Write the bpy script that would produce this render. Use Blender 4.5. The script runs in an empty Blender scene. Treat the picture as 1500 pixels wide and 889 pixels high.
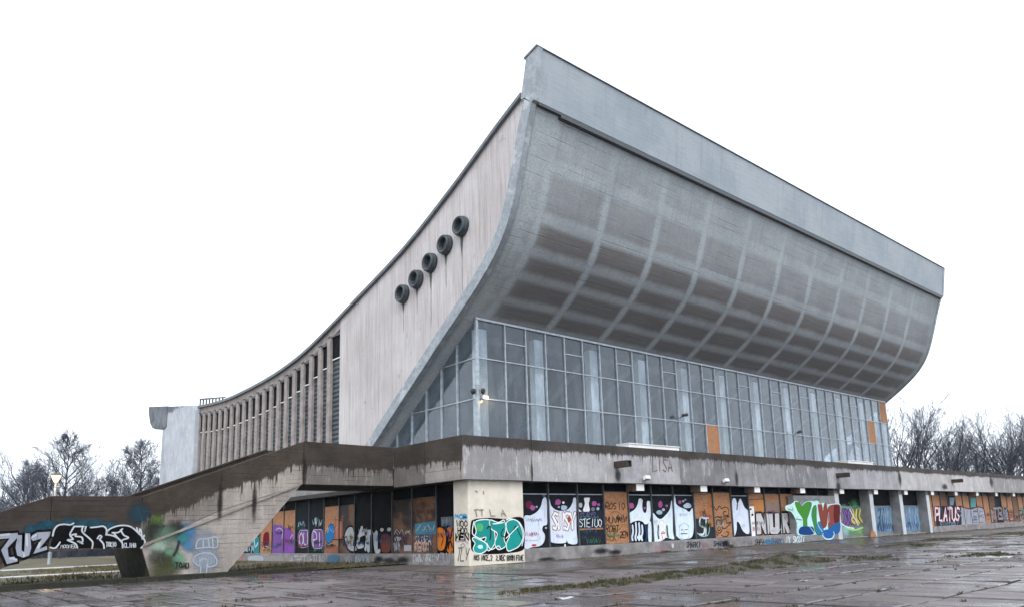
import bpy, bmesh, math, random
from mathutils import Vector, Matrix
from mathutils.geometry import tessellate_polygon
random.seed(7)
sc = bpy.context.scene
col = sc.collection
R = math.radians
HAZE = .00012

# ---------------------------------------------------------------- camera
F, PX, PY = 1089.14, 777.2, 578.58              # focal length and principal point in photo pixels (1500 x 889)
YAW, PITCH, ROLL = R(47.8467), R(10.2463), R(-1.9461)
CAM = Vector((-20.76, -27.39, 1.5))
_f = Vector((math.cos(YAW)*math.cos(PITCH), math.sin(YAW)*math.cos(PITCH), math.sin(PITCH)))
_r = Vector((math.sin(YAW), -math.cos(YAW), 0)); _d = _f.cross(_r)
_c, _s = math.cos(ROLL), math.sin(ROLL)
RIGHT, DOWN, FWD = _c*_r-_s*_d, _s*_r+_c*_d, _f
cam = bpy.data.objects.new('camera', bpy.data.cameras.new('camera')); col.objects.link(cam)
m4 = Matrix.Identity(4)
for i in range(3):
    m4[i][0] = RIGHT[i]; m4[i][1] = -DOWN[i]; m4[i][2] = -FWD[i]; m4[i][3] = CAM[i]
cam.matrix_world = m4
cd = cam.data; cd.sensor_fit = 'HORIZONTAL'; cd.sensor_width = 36; cd.lens = F/1500*36
cd.shift_x = (750-PX)/1500; cd.shift_y = (PY-444.5)/1500; cd.clip_start = .1; cd.clip_end = 5000
sc.camera = cam

# ---------------------------------------------------------------- sky, sun, exposure
SUN_EL, SUN_AZ = R(48), R(215)                  # veiled sun, over the camera's left shoulder
w = bpy.data.worlds.new('World'); sc.world = w; w.use_nodes = True
nt = w.node_tree; nt.nodes.clear()
sky = nt.nodes.new('ShaderNodeTexSky'); sky.sky_type = 'NISHITA'; sky.sun_disc = False
sky.sun_elevation = SUN_EL; sky.sun_rotation = SUN_AZ; sky.dust_density = 6; sky.air_density = 1.0
hs = nt.nodes.new('ShaderNodeHueSaturation'); hs.inputs['Saturation'].default_value = .12
mx = nt.nodes.new('ShaderNodeMix'); mx.data_type = 'RGBA'; mx.inputs[0].default_value = .72
mx.inputs['B'].default_value = (9.0, 9.7, 10.6, 1)  # even cloud deck
bg = nt.nodes.new('ShaderNodeBackground'); bg.inputs['Strength'].default_value = .12
wo = nt.nodes.new('ShaderNodeOutputWorld')
nt.links.new(sky.outputs[0], hs.inputs['Color']); nt.links.new(hs.outputs[0], mx.inputs['A'])
nt.links.new(mx.outputs['Result'], bg.inputs['Color']); nt.links.new(bg.outputs[0], wo.inputs['Surface'])
sun = bpy.data.objects.new('sun', bpy.data.lights.new('sun', 'SUN')); col.objects.link(sun)
sun.data.energy = .6; sun.data.angle = R(35); sun.data.color = (1, .97, .93)
_sd = Vector((math.sin(SUN_AZ)*math.cos(SUN_EL), math.cos(SUN_AZ)*math.cos(SUN_EL), math.sin(SUN_EL)))
sun.rotation_euler = _sd.to_track_quat('Z', 'Y').to_euler(); sun.location = (-30, -40, 60)
vs = sc.view_settings; vs.view_transform = 'Standard'; vs.look = 'None'; vs.exposure = .92; vs.gamma = 1
vs.use_curve_mapping = False

# ---------------------------------------------------------------- photo pixel -> point on a plane of the place
def ray(u, v):
    return RIGHT*((u-PX)/F) + DOWN*((v-PY)/F) + FWD
def hit(u, v, ax, val):
    d = ray(u, v); return CAM + d*((val-CAM[ax])/d[ax])

# ---------------------------------------------------------------- scene helpers
def tag(o, label=None, cat=None, group=None, kind=None):
    for k, v in (('label', label), ('category', cat), ('group', group), ('kind', kind)):
        if v: o[k] = v
    return o
def empty(name, loc, label, cat, group=None):
    o = bpy.data.objects.new(name, None); col.objects.link(o); o.location = loc
    o.empty_display_size = .3
    return tag(o, label, cat, group)
def adopt(o, parent):
    o.parent = parent
    if parent:
        o.matrix_parent_inverse = wm(parent).inverted()
def wm(o):                                       # world matrix without a depsgraph update
    m = Matrix.LocRotScale(o.location, o.rotation_euler, o.scale)
    return (wm(o.parent) @ o.matrix_parent_inverse @ m) if o.parent else m
def obj(name, me, parent=None, loc=None, rot=None, scl=None):
    o = bpy.data.objects.new(name, me); col.objects.link(o)
    if loc: o.location = loc
    if rot: o.rotation_euler = rot
    if scl: o.scale = scl
    adopt(o, parent)
    return o

class MB:
    def __init__(s): s.v = []; s.f = []; s.m = []; s.uv = []
    def add(s, vs, fs, mi=0, uvs=None):
        b = len(s.v); s.v += [tuple(p) for p in vs]
        s.uv += uvs if uvs else [(0, 0)]*len(vs)
        for f in fs: s.f.append(tuple(b+i for i in f)); s.m.append(mi)
    def box(s, x0, x1, y0, y1, z0, z1, mi=0):
        s.add([(x0,y0,z0),(x1,y0,z0),(x1,y1,z0),(x0,y1,z0),(x0,y0,z1),(x1,y0,z1),(x1,y1,z1),(x0,y1,z1)],
              [(0,3,2,1),(4,5,6,7),(0,1,5,4),(1,2,6,5),(2,3,7,6),(3,0,4,7)], mi)
    def prism(s, poly, ax, a, b, mi=0):
        """poly = list of 2-D points in the plane normal to axis ax, extruded from a to b"""
        def P(p, t): q = list(p); q.insert(ax, t); return q
        n = len(poly); vs = [P(p, a) for p in poly]+[P(p, b) for p in poly]
        tri = tessellate_polygon([[Vector((p[0], p[1], 0)) for p in poly]])
        fs = [tuple(t) for t in tri]+[tuple(n+i for i in reversed(t)) for t in tri]
        fs += [(i, (i+1) % n, n+(i+1) % n, n+i) for i in range(n)]
        s.add(vs, fs, mi)
    def tube(s, pts, rad, k=6, mi=0, cap=True):
        b = len(s.v); pts = [Vector(p) for p in pts]; rings = []
        for i, p in enumerate(pts):
            t = (pts[min(i+1, len(pts)-1)]-pts[max(i-1, 0)]).normalized()
            a = t.orthogonal().normalized(); c = t.cross(a)
            r = rad[i] if isinstance(rad, (list, tuple)) else rad
            rings.append([p+(a*math.cos(2*math.pi*j/k)+c*math.sin(2*math.pi*j/k))*r for j in range(k)])
        vs = [q for g in rings for q in g]; fs = []
        for i in range(len(pts)-1):
            for j in range(k):
                fs.append((i*k+j, i*k+(j+1) % k, (i+1)*k+(j+1) % k, (i+1)*k+j))
        if cap: fs += [tuple(range(k))[::-1], tuple((len(pts)-1)*k+j for j in range(k))]
        s.add(vs, fs, mi)
    def lathe(s, prof, org, axis=2, k=20, mi=0):
        """prof = [(radius, height)] turned about an axis through org"""
        vs = []
        for r, h in prof:
            for j in range(k):
                a = 2*math.pi*j/k; q = [r*math.cos(a), r*math.sin(a)]; q.insert(axis, h)
                vs.append((q[0]+org[0], q[1]+org[1], q[2]+org[2]))
        n = len(prof); fs = []
        for i in range(n-1):
            for j in range(k): fs.append((i*k+j, i*k+(j+1) % k, (i+1)*k+(j+1) % k, (i+1)*k+j))
        s.add(vs, fs, mi)
    def mesh(s, name, mats, uvf=None, smooth=False, normals=True):
        me = bpy.data.meshes.new(name); me.from_pydata(s.v, [], s.f)
        for m in (mats if isinstance(mats, (list, tuple)) else [mats]): me.materials.append(m)
        me.polygons.foreach_set('material_index', s.m)
        if smooth: me.polygons.foreach_set('use_smooth', [True]*len(s.f))
        if uvf or any(u != (0, 0) for u in s.uv[:200]):
            ul = me.uv_layers.new(name='UVMap')
            for l in me.loops:
                ul.data[l.index].uv = uvf(s.v[l.vertex_index]) if uvf else s.uv[l.vertex_index]
        if normals:
            bm = bmesh.new(); bm.from_mesh(me); bmesh.ops.recalc_face_normals(bm, faces=bm.faces); bm.to_mesh(me); bm.free()
        me.update(); return me
    def build(s, name, mats, parent=None, uvf=None, smooth=False, bevel=0, normals=True):
        o = obj(name, s.mesh(name, mats, uvf, smooth, normals), parent)
        if bevel:
            b = o.modifiers.new('bevel', 'BEVEL'); b.width = bevel; b.segments = 2; b.limit_method = 'ANGLE'
        return o
def boxo(name, m, parent, x0, x1, y0, y1, z0, z1, bevel=0, uvf=None):
    b = MB(); b.box(x0, x1, y0, y1, z0, z1); return b.build(name, m, parent, uvf=uvf, bevel=bevel)

# ---------------------------------------------------------------- materials
class NT:
    def __init__(s, name):
        s.mat = bpy.data.materials.new(name); s.mat.use_nodes = True; s.t = s.mat.node_tree; s.t.nodes.clear()
        s.out = s.t.nodes.new('ShaderNodeOutputMaterial'); s.pos = None
    def n(s, typ, ins=None, out=0, **props):
        nd = s.t.nodes.new('ShaderNode'+typ)
        for k, v in props.items(): setattr(nd, k, v)
        for k, v in (ins or {}).items(): s.set(nd.inputs[k], v)
        return nd.outputs[out]
    def set(s, sock, v):
        if isinstance(v, bpy.types.NodeSocket): s.t.links.new(v, sock)
        elif isinstance(v, (tuple, list)) and len(v) == 3 and sock.type == 'RGBA': sock.default_value = (*v, 1)
        else: sock.default_value = v
    def P(s):
        if not s.pos: s.pos = s.n('NewGeometry', out='Position')
        return s.pos
    def sep(s, v): 
        nd = s.t.nodes.new('ShaderNodeSeparateXYZ'); s.t.links.new(v, nd.inputs[0]); return nd.outputs
    def map(s, v, scale=(1,1,1), loc=(0,0,0)): return s.n('Mapping', {'Vector': v, 'Scale': scale, 'Location': loc})
    def noise(s, v, scale, detail=4, rough=.6, out=0, dist=0):
        return s.n('TexNoise', {'Vector': v, 'Scale': scale, 'Detail': detail, 'Roughness': rough, 'Distortion': dist}, out)
    def ma(s, op, a, b=0., c=0., clamp=False):
        return s.n('Math', {0: a, 1: b, 2: c}, operation=op, use_clamp=clamp)
    def ramp(s, v, a, b, lo=0., hi=1.):            # smooth step of v from a..b to lo..hi
        return s.n('MapRange', {'Value': v, 'From Min': a, 'From Max': b, 'To Min': lo, 'To Max': hi}, interpolation_type='SMOOTHSTEP')
    def mix(s, f, a, b, mode='MIX'):
        nd = s.t.nodes.new('ShaderNodeMix'); nd.data_type = 'RGBA'; nd.blend_type = mode
        s.set(nd.inputs[0], f); s.set(nd.inputs['A'], a); s.set(nd.inputs['B'], b); return nd.outputs['Result']
    def bump(s, h, dist, strength=1.): return s.n('Bump', {'Height': h, 'Distance': dist, 'Strength': strength})
    def bsdf(s, colr, rough=.8, normal=None, **kw):
        ins = {'Base Color': colr, 'Roughness': rough}
        if normal: ins['Normal'] = normal
        ins.update(kw)
        return s.n('BsdfPrincipled', ins)
    def done(s, sh): s.t.links.new(sh, s.out.inputs['Surface']); return s.mat

def simple(name, c, rough=.6, var=.25, scale=3., metal=0., bump=0., spec=.4):
    t = NT(name); nz = t.noise(t.P(), scale, 5, .65)
    f = t.ramp(nz, .3, .7, 1-var, 1+var)
    cc = t.mix(1., c, t.n('CombineColor', {0: f, 1: f, 2: f}), 'MULTIPLY')
    nm = t.bump(t.noise(t.P(), scale*6, 4), bump) if bump else None
    return t.done(t.bsdf(cc, t.ramp(nz, .3, .7, rough-.1, rough+.1), nm, **{'Metallic': metal, 'Specular IOR Level': spec}))
def flat(name, c, rough=.6):
    t = NT(name); return t.done(t.bsdf(c, rough))
def emit(name, c, e):
    t = NT(name); return t.done(t.n('Emission', {'Color': (*c, 1), 'Strength': e}))

def weathered(name, base, stain, depth, fringe, pale=None, dirt=.5, boards=0., joint=None):
    """cast concrete; UV.y = metres below the coping; dark damp stain runs down from the coping with a ragged dripping edge"""
    t = NT(name); uv = t.n('TexCoord', out='UV'); u, v, _ = t.sep(uv)
    comb = t.n('CombineXYZ', {0: t.ma('MULTIPLY', u, 1.), 1: t.ma('MULTIPLY', v, .12)})
    n1 = t.noise(comb, 3.2, 6, .75); n2 = t.noise(comb, .35, 3, .6)
    edge = t.ma('ADD', t.ma('MULTIPLY', t.ma('SUBTRACT', n1, .5), fringe*2.6), t.ma('MULTIPLY', t.ma('SUBTRACT', n2, .45), fringe*3.2))
    edge = t.ma('ADD', edge, depth)
    thin = t.noise(t.n('CombineXYZ', {0: u, 1: t.ma('MULTIPLY', v, .03)}), 11, 3, .7)
    edge = t.ma('ADD', edge, t.ma('MULTIPLY', t.ramp(thin, .50, .78), fringe*3.2))
    mask = t.ramp(t.ma('SUBTRACT', edge, v), -.05, .09)
    streak = t.noise(t.n('CombineXYZ', {0: u, 1: t.ma('MULTIPLY', v, .05)}), 6, 5, .8)
    blotch = t.noise(t.P(), .8, 6, .7)
    c = t.mix(t.ramp(blotch, .35, .7), base, pale or tuple(min(1, q*1.35) for q in base))
    c = t.mix(t.ramp(streak, .45, .8, 0, dirt), c, tuple(q*.45 for q in base))
    pc = t.n('ObjectInfo', out='Random'); pf = t.ramp(pc, 0, 1, .58, 1.15)
    c = t.mix(1., c, t.n('CombineColor', {0: pf, 1: pf, 2: t.ma('MULTIPLY', pf, 1.02)}), 'MULTIPLY')
    big = t.noise(t.P(), .23, 4, .6); c = t.mix(t.ramp(big, .5, .75, 0, .5), c, tuple(q*.5 for q in base))
    wl = t.ramp(t.noise(t.n('CombineXYZ', {0: u, 1: t.ma('MULTIPLY', v, .25)}), 2.0, 5, .75), .53, .66)
    c = t.mix(t.ma('MULTIPLY', wl, .55), c, tuple(min(1, q*1.9) for q in base))
    fine = t.noise(t.P(), 14, 5, .7)
    c = t.mix(t.ramp(fine, .3, .75, 0, .35), c, tuple(q*.6 for q in base))
    sc_ = t.mix(t.ramp(blotch, .3, .7), stain, tuple(q*1.8 for q in stain))
    c = t.mix(t.ma('MULTIPLY', mask, t.ramp(fine, .15, .5, .78, .97)), c, sc_)
    h = fine
    if boards:
        z = t.sep(t.P())[2]
        bz = t.noise(t.n('CombineXYZ', {0: t.ma('MULTIPLY', u, .08), 1: t.ma('MULTIPLY', z, 5.2)}), 1., 2, .4)
        gap = t.ramp(t.ma('ABSOLUTE', t.ma('SUBTRACT', t.ma('FRACT', t.ma('ADD', t.ma('MULTIPLY', z, 1/boards), t.ma('MULTIPLY', bz, .25))), .5)), .44, .5)
        br = t.noise(t.n('CombineXYZ', {0: t.ma('MULTIPLY', u, .7), 1: t.ma('FLOOR', t.ma('MULTIPLY', z, 1/boards))}), 1.3, 3, .6)
        gm = t.ma('MULTIPLY', gap, t.ramp(br, .42, .62))
        c = t.mix(t.ma('MULTIPLY', gm, .55), c, tuple(q*.35 for q in base))
        h = t.ma('ADD', t.ma('MULTIPLY', fine, .4), t.ma('MULTIPLY', gm, -1.2))
    return t.done(t.bsdf(c, t.ramp(mask, 0, 1, .9, .75), t.bump(h, .02), **{'Specular IOR Level': .12}))

def M_shell(ribs, bands):
    """UV.x = metres along the front, UV.y = metres down the curve: grimy fields, cleaner lines over ribs and purlins"""
    t = NT('shell_concrete'); uv = t.n('TexCoord', out='UV'); u, v, _ = t.sep(uv)
    nz = t.noise(t.P(), .5, 5, .65); wob = t.ma('MULTIPLY', t.ma('SUBTRACT', nz, .5), .35)
    uu, vv = t.ma('ADD', u, wob), t.ma('ADD', v, wob)
    def lines(x, L, wd, soft):
        acc = None
        for q, k in L:
            d = t.ramp(t.ma('ABSOLUTE', t.ma('SUBTRACT', x, q)), wd*k, wd*k+soft, 1, 0)
            acc = d if acc is None else t.ma('MAXIMUM', acc, d)
        return acc
    rl = lines(uu, ribs, .10, .34); bl = lines(vv, bands, .08, .40)
    grid = t.ma('MAXIMUM', t.ma('MULTIPLY', rl, .95), t.ma('MULTIPLY', bl, .72))
    top = t.ramp(v, bands[1][0]-1.2, bands[1][0]+.6)                                        # grid fields get darker below the upper bands
    streak = t.noise(t.n('CombineXYZ', {0: t.ma('MULTIPLY', u, .35), 1: t.ma('MULTIPLY', v, 5.)}), 1.2, 6, .75)
    grime = t.ma('MULTIPLY', t.ma('SUBTRACT', 1., grid), t.ramp(streak, .2, .75, .55, 1.))
    endc = t.ma('MULTIPLY', t.ramp(u, 3.0, 5.6), t.ramp(u, 56.6, 55.2))
    grime = t.ma('MULTIPLY', t.ma('MULTIPLY', grime, endc), t.ma('ADD', t.ma('MULTIPLY', top, .46), t.ramp(v, .6, bands[0][0]+1.2, .12, .52)))
    base = t.mix(t.ramp(nz, .3, .7), (.33, .37, .40), (.41, .455, .485))
    c = t.mix(grime, base, t.mix(t.ramp(streak, .35, .65), (.060, .053, .055), (.140, .112, .102)))
    run = t.noise(t.n('CombineXYZ', {0: t.ma('MULTIPLY', u, 2.5), 1: t.ma('MULTIPLY', v, .12)}), 1.5, 5, .7)
    c = t.mix(t.ramp(run, .5, .8, 0, .35), c, (.12, .12, .125))
    fine = t.noise(t.P(), 9, 5, .7)
    c = t.mix(t.ramp(fine, .35, .7, 0, .30), c, (.10, .095, .09))
    bd = t.ramp(t.ma('ABSOLUTE', t.ma('SUBTRACT', t.ma('FRACT', t.ma('ADD', t.ma('DIVIDE', v, .42), t.ma('MULTIPLY', nz, .2))), .5)), .42, .49)
    bk = t.noise(t.n('CombineXYZ', {0: t.ma('MULTIPLY', u, .16), 1: t.ma('FLOOR', t.ma('DIVIDE', v, .42))}), 1.7, 3, .6)
    bd = t.ma('MULTIPLY', bd, t.ramp(bk, .45, .65))
    c = t.mix(t.ma('MULTIPLY', bd, .28), c, (.06, .055, .053))
    hz = t.ma('SUBTRACT', t.ma('ADD', t.ma('MULTIPLY', streak, .6), t.ma('MULTIPLY', fine, .4)), bd)
    return t.done(t.bsdf(c, .75, t.bump(hz, .03, .6), **{'Specular IOR Level': .35}))

def M_sidewall(stains):
    t = NT('pink_render'); x, y, z = t.sep(t.P())
    st = t.noise(t.n('CombineXYZ', {0: t.ma('MULTIPLY', y, 1.6), 1: t.ma('MULTIPLY', z, .06)}), 2., 6, .8)
    big = t.noise(t.P(), .25, 4, .6); fine = t.noise(t.P(), 10, 5, .75)
    c = t.mix(t.ramp(big, .3, .7), (.48, .45, .45), (.60, .575, .575))
    c = t.mix(t.ramp(st, .42, .75, 0, .65), c, (.31, .275, .27))
    c = t.mix(t.ramp(fine, .4, .75, 0, .3), c, (.36, .325, .32))
    wash = t.noise(t.n('CombineXYZ', {0: t.ma('MULTIPLY', y, .55), 1: t.ma('MULTIPLY', z, .05)}), 1.3, 3, .5)
    c = t.mix(t.ramp(wash, .55, .8, 0, .6), c, (.70, .68, .69))
    rib = t.noise(t.n('CombineXYZ', {0: t.ma('MULTIPLY', y, 9.), 1: t.ma('MULTIPLY', z, .25)}), 1., 4, .7)
    c = t.mix(t.ramp(rib, .42, .72, 0, .62), c, (.28, .255, .25))
    spot = t.ramp(t.noise(t.P(), 1.3, 3, .6), .66, .72); c = t.mix(t.ma('MULTIPLY', spot, .4), c, (.25, .23, .225))
    jt = t.ramp(t.ma('ABSOLUTE', t.ma('SUBTRACT', t.ma('FRACT', t.ma('DIVIDE', y, 3.0)), .5)), .492, .499)
    c = t.mix(t.ma('MULTIPLY', jt, .35), c, (.22, .20, .20))
    acc = None
    for (sy, sz, L) in stains:
        f = t.ma('DIVIDE', t.ma('SUBTRACT', sz, z), L)               # 0 at the ring, 1 at the tip
        wd = t.ramp(f, 0., .45, .15, .02)
        wob = t.ma('MULTIPLY', t.ma('SUBTRACT', t.noise(t.P(), 2.2, 3), .5), .12)
        d = t.ma('ABSOLUTE', t.ma('SUBTRACT', t.ma('ADD', y, wob), sy))
        mk = t.ramp(t.ma('SUBTRACT', wd, d), -.06, .06)
        mk = t.ma('MULTIPLY', mk, t.ma('MULTIPLY', t.ramp(f, -.05, 0.), t.ramp(f, 1.05, .85)))
        acc = mk if acc is None else t.ma('MAXIMUM', acc, mk)
    c = t.mix(t.ma('MULTIPLY', acc, .9), c, (.035, .038, .04))
    return t.done(t.bsdf(c, .9, t.bump(t.ma('ADD', fine, t.ma('MULTIPLY', rib, 1.5)), .015), **{'Specular IOR Level': .25}))

def M_metal_strip():
    t = NT('zinc_flashing'); nz = t.noise(t.P(), 2.5, 6, .75)
    c = t.mix(t.ramp(nz, .35, .7), (.22, .245, .27), (.34, .37, .40))
    w_ = t.ramp(t.noise(t.P(), .9, 4, .7), .56, .64)
    c = t.mix(t.ma('MULTIPLY', w_, .6), c, (.50, .52, .54))
    return t.done(t.bsdf(c, .5, t.bump(nz, .02), **{'Metallic': .25}))

def M_glass(name, haze, tint, seed):
    t = NT(name); x, y, z = t.sep(t.P())
    nz = t.noise(t.map(t.P(), (1, 1, .35), (seed, 0, 0)), 1.1, 5, .65)
    film = t.bsdf(t.mix(t.ramp(nz, .3, .7), (.095, .125, .155), (.17, .205, .24)), .65)
    tr = t.n('BsdfTransparent', {'Color': (*tint, 1)})
    body = t.n('MixShader', {0: t.ramp(nz, .25, .75, haze-.14, haze+.14), 1: tr, 2: film})
    gl = t.n('BsdfGlossy', {'Color': (.92, .96, 1, 1), 'Roughness': .04, 'Normal': t.bump(t.noise(t.P(), .8, 2), .02, .5)})
    fc = t.n('LayerWeight', {'Blend': .5}, 'Facing'); fr = t.ma('ADD', .02, t.ma('MULTIPLY', t.ma('POWER', fc, 3.), .5))
    return t.done(t.n('MixShader', {0: fr, 1: body, 2: gl}))

def M_osb(name='chipboard', k=1., sooty_shade=False):
    t = NT(name); v = t.n('TexVoronoi', {'Vector': t.map(t.P(), (9, 9, 16)), 'Scale': 1.}, 'Color')
    nz = t.noise(t.P(), 1.2, 4, .6); h = t.sep(v)[0]
    c = t.mix(h, tuple(q*k for q in (.27, .115, .05)), tuple(q*k for q in (.40, .195, .09)))
    c = t.mix(t.ramp(nz, .45, .8, 0, .5), c, tuple(q*k for q in (.16, .075, .035)))
    if sooty_shade:                                  # soot of an old fire plus the landing's shade, both in the colour
        so = t.noise(t.P(), .7, 5, .65); c = t.mix(t.ramp(so, .40, .60, .25, .95), c, (.010, .009, .009))
    return t.done(t.bsdf(c, .75))

def M_pave(name, c0, c1, wet0, wet1, island=False):
    """wet concrete paving: darker and glossier where the water stands"""
    t = NT(name); big = t.noise(t.P(), .13, 4, .6); mid = t.noise(t.P(), 1.1, 6, .7); fine = t.noise(t.P(), 16, 5, .75)
    if island:
        rnd = t.n('NewGeometry', out='Random Per Island')
    else:
        rnd = t.n('ObjectInfo', out='Random')
    c = t.mix(t.ramp(mid, .3, .7), c0, c1)
    c = t.mix(.45, c, t.mix(rnd, tuple(q*.62 for q in c0), tuple(min(1, q*1.25) for q in c1)))
    c = t.mix(t.ramp(fine, .4, .75, 0, .4), c, tuple(q*.5 for q in c0))
    mud = t.noise(t.P(), .3, 5, .7)
    c = t.mix(t.ramp(mud, .52, .66, 0, .55), c, (.075, .056, .045))
    x, y, z = t.sep(t.P())
    ex = t.ma('ABSOLUTE', t.ma('SUBTRACT', t.ma('FRACT', t.ma('ADD', t.ma('DIVIDE', t.ma('SUBTRACT', x, .55), .75), .5)), .5))
    ey = t.ma('ABSOLUTE', t.ma('SUBTRACT', t.ma('FRACT', t.ma('ADD', t.ma('DIVIDE', t.ma('ADD', y, .25), 1.5), .5)), .5))
    en = t.ma('MULTIPLY', t.ma('SUBTRACT', t.noise(t.P(), 1.1, 5, .75), .5), .22)
    soil = t.ramp(t.ma('ADD', t.ma('MAXIMUM', t.ma('SUBTRACT', ex, .05), ey), en), .462, .515)       # earth and moss creeping over the slab edges
    c = t.mix(t.ma('MULTIPLY', soil, .9), c, t.mix(t.ramp(mid, .4, .6), (.020, .016, .011), (.034, .029, .014)))
    wet = t.ramp(t.ma('ADD', big, t.ma('MULTIPLY', t.ma('SUBTRACT', mid, .5), .45)), .36, .55)
    wet = t.ma('MULTIPLY', wet, t.ma('ADD', .55, t.ma('MULTIPLY', rnd, .6)), clamp=True)
    c = t.mix(t.ma('MULTIPLY', wet, .4), c, tuple(q*.35 for q in c0))
    wet = t.ma('MULTIPLY', wet, t.ma('SUBTRACT', 1., soil))
    nm = t.bump(t.ma('ADD', t.ma('MULTIPLY', fine, t.ramp(wet, 0, 1, 1., .1)), t.ma('MULTIPLY', mid, .6)), .014)
    return t.done(t.bsdf(c, t.ramp(wet, 0, 1, wet0, wet1), nm, **{'Specular IOR Level': .5}))

def M_earth():
    t = NT('wet_earth'); big = t.noise(t.P(), .1, 5, .65); mid = t.noise(t.P(), .9, 6, .7); fine = t.noise(t.P(), 9, 6, .75)
    x, y, z = t.sep(t.P())
    c = t.mix(t.ramp(mid, .3, .7), (.052, .042, .038), (.088, .075, .071))
    c = t.mix(t.ramp(fine, .4, .7, 0, .5), c, (.045, .035, .028))
    g = t.ramp(t.noise(t.P(), .22, 5, .7), .52, .62)
    far = t.ma('MAXIMUM', t.ramp(y, 12, 20), t.ramp(x, 92, 110))
    g = t.ma('MAXIMUM', t.ma('MULTIPLY', g, .35), far)
    c = t.mix(g, c, t.mix(t.ramp(mid, .35, .65), (.075, .065, .03), (.14, .115, .05)))
    wet = t.ma('MULTIPLY', t.ramp(big, .46, .60), t.ma('SUBTRACT', 1., far))
    return t.done(t.bsdf(c, t.ramp(wet, 0, 1, .75, .16), t.bump(t.ma('ADD', fine, mid), .03), **{'Specular IOR Level': .5}))

def M_turf():
    t = NT('mossy_turf'); a = t.noise(t.P(), 1.3, 5, .7); f = t.noise(t.P(), 11, 5, .75)
    c = t.mix(t.ramp(a, .45, .62), (.058, .048, .042), (.045, .046, .018))
    c = t.mix(t.ramp(f, .35, .7, 0, .6), c, (.022, .020, .012))
    return t.done(t.bsdf(c, .85, t.bump(t.ma('ADD', f, a), .05)))
MIST = {}
def mist_mat(c):
    if c not in MIST:
        t = NT('spray_mist'); uv = t.n('TexCoord', out='UV'); d = t.n('VectorMath', {0: uv}, 'Value', operation='LENGTH')
        nz = t.noise(t.P(), 5., 5, .7)
        a = t.ma('MULTIPLY', t.ramp(t.ma('ADD', d, t.ma('MULTIPLY', t.ma('SUBTRACT', nz, .5), .5)), .25, .95, .85, 0.), t.ramp(t.noise(t.P(), 40., 3, .7), .25, .6, .6, 1.))
        MIST[c] = t.done(t.n('MixShader', {0: a, 1: t.n('BsdfTransparent'), 2: t.bsdf(c, .9, **{'Specular IOR Level': .05})}))
    return MIST[c]
PAINT = {}
def paint(c, rough=.55):
    if c not in PAINT:
        k = c if sum(c) > .06 else tuple(q*.35 for q in c); t = NT('spray_paint')
        n1 = t.noise(t.P(), 2.2, 6, .75); n2 = t.noise(t.map(t.P(), (7, 7, .6)), 1., 5, .75)
        cc = t.mix(t.ramp(n1, .45, .75, 0, .45), k, tuple(q*.5+.012 for q in k))
        cc = t.mix(t.ramp(n2, .5, .8, 0, .4), cc, (.085, .08, .075) if sum(k) > .3 else tuple(q*.7 for q in k))
        PAINT[c] = t.done(t.bsdf(cc, .8, **{'Specular IOR Level': .06}))
    return PAINT[c]
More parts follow.
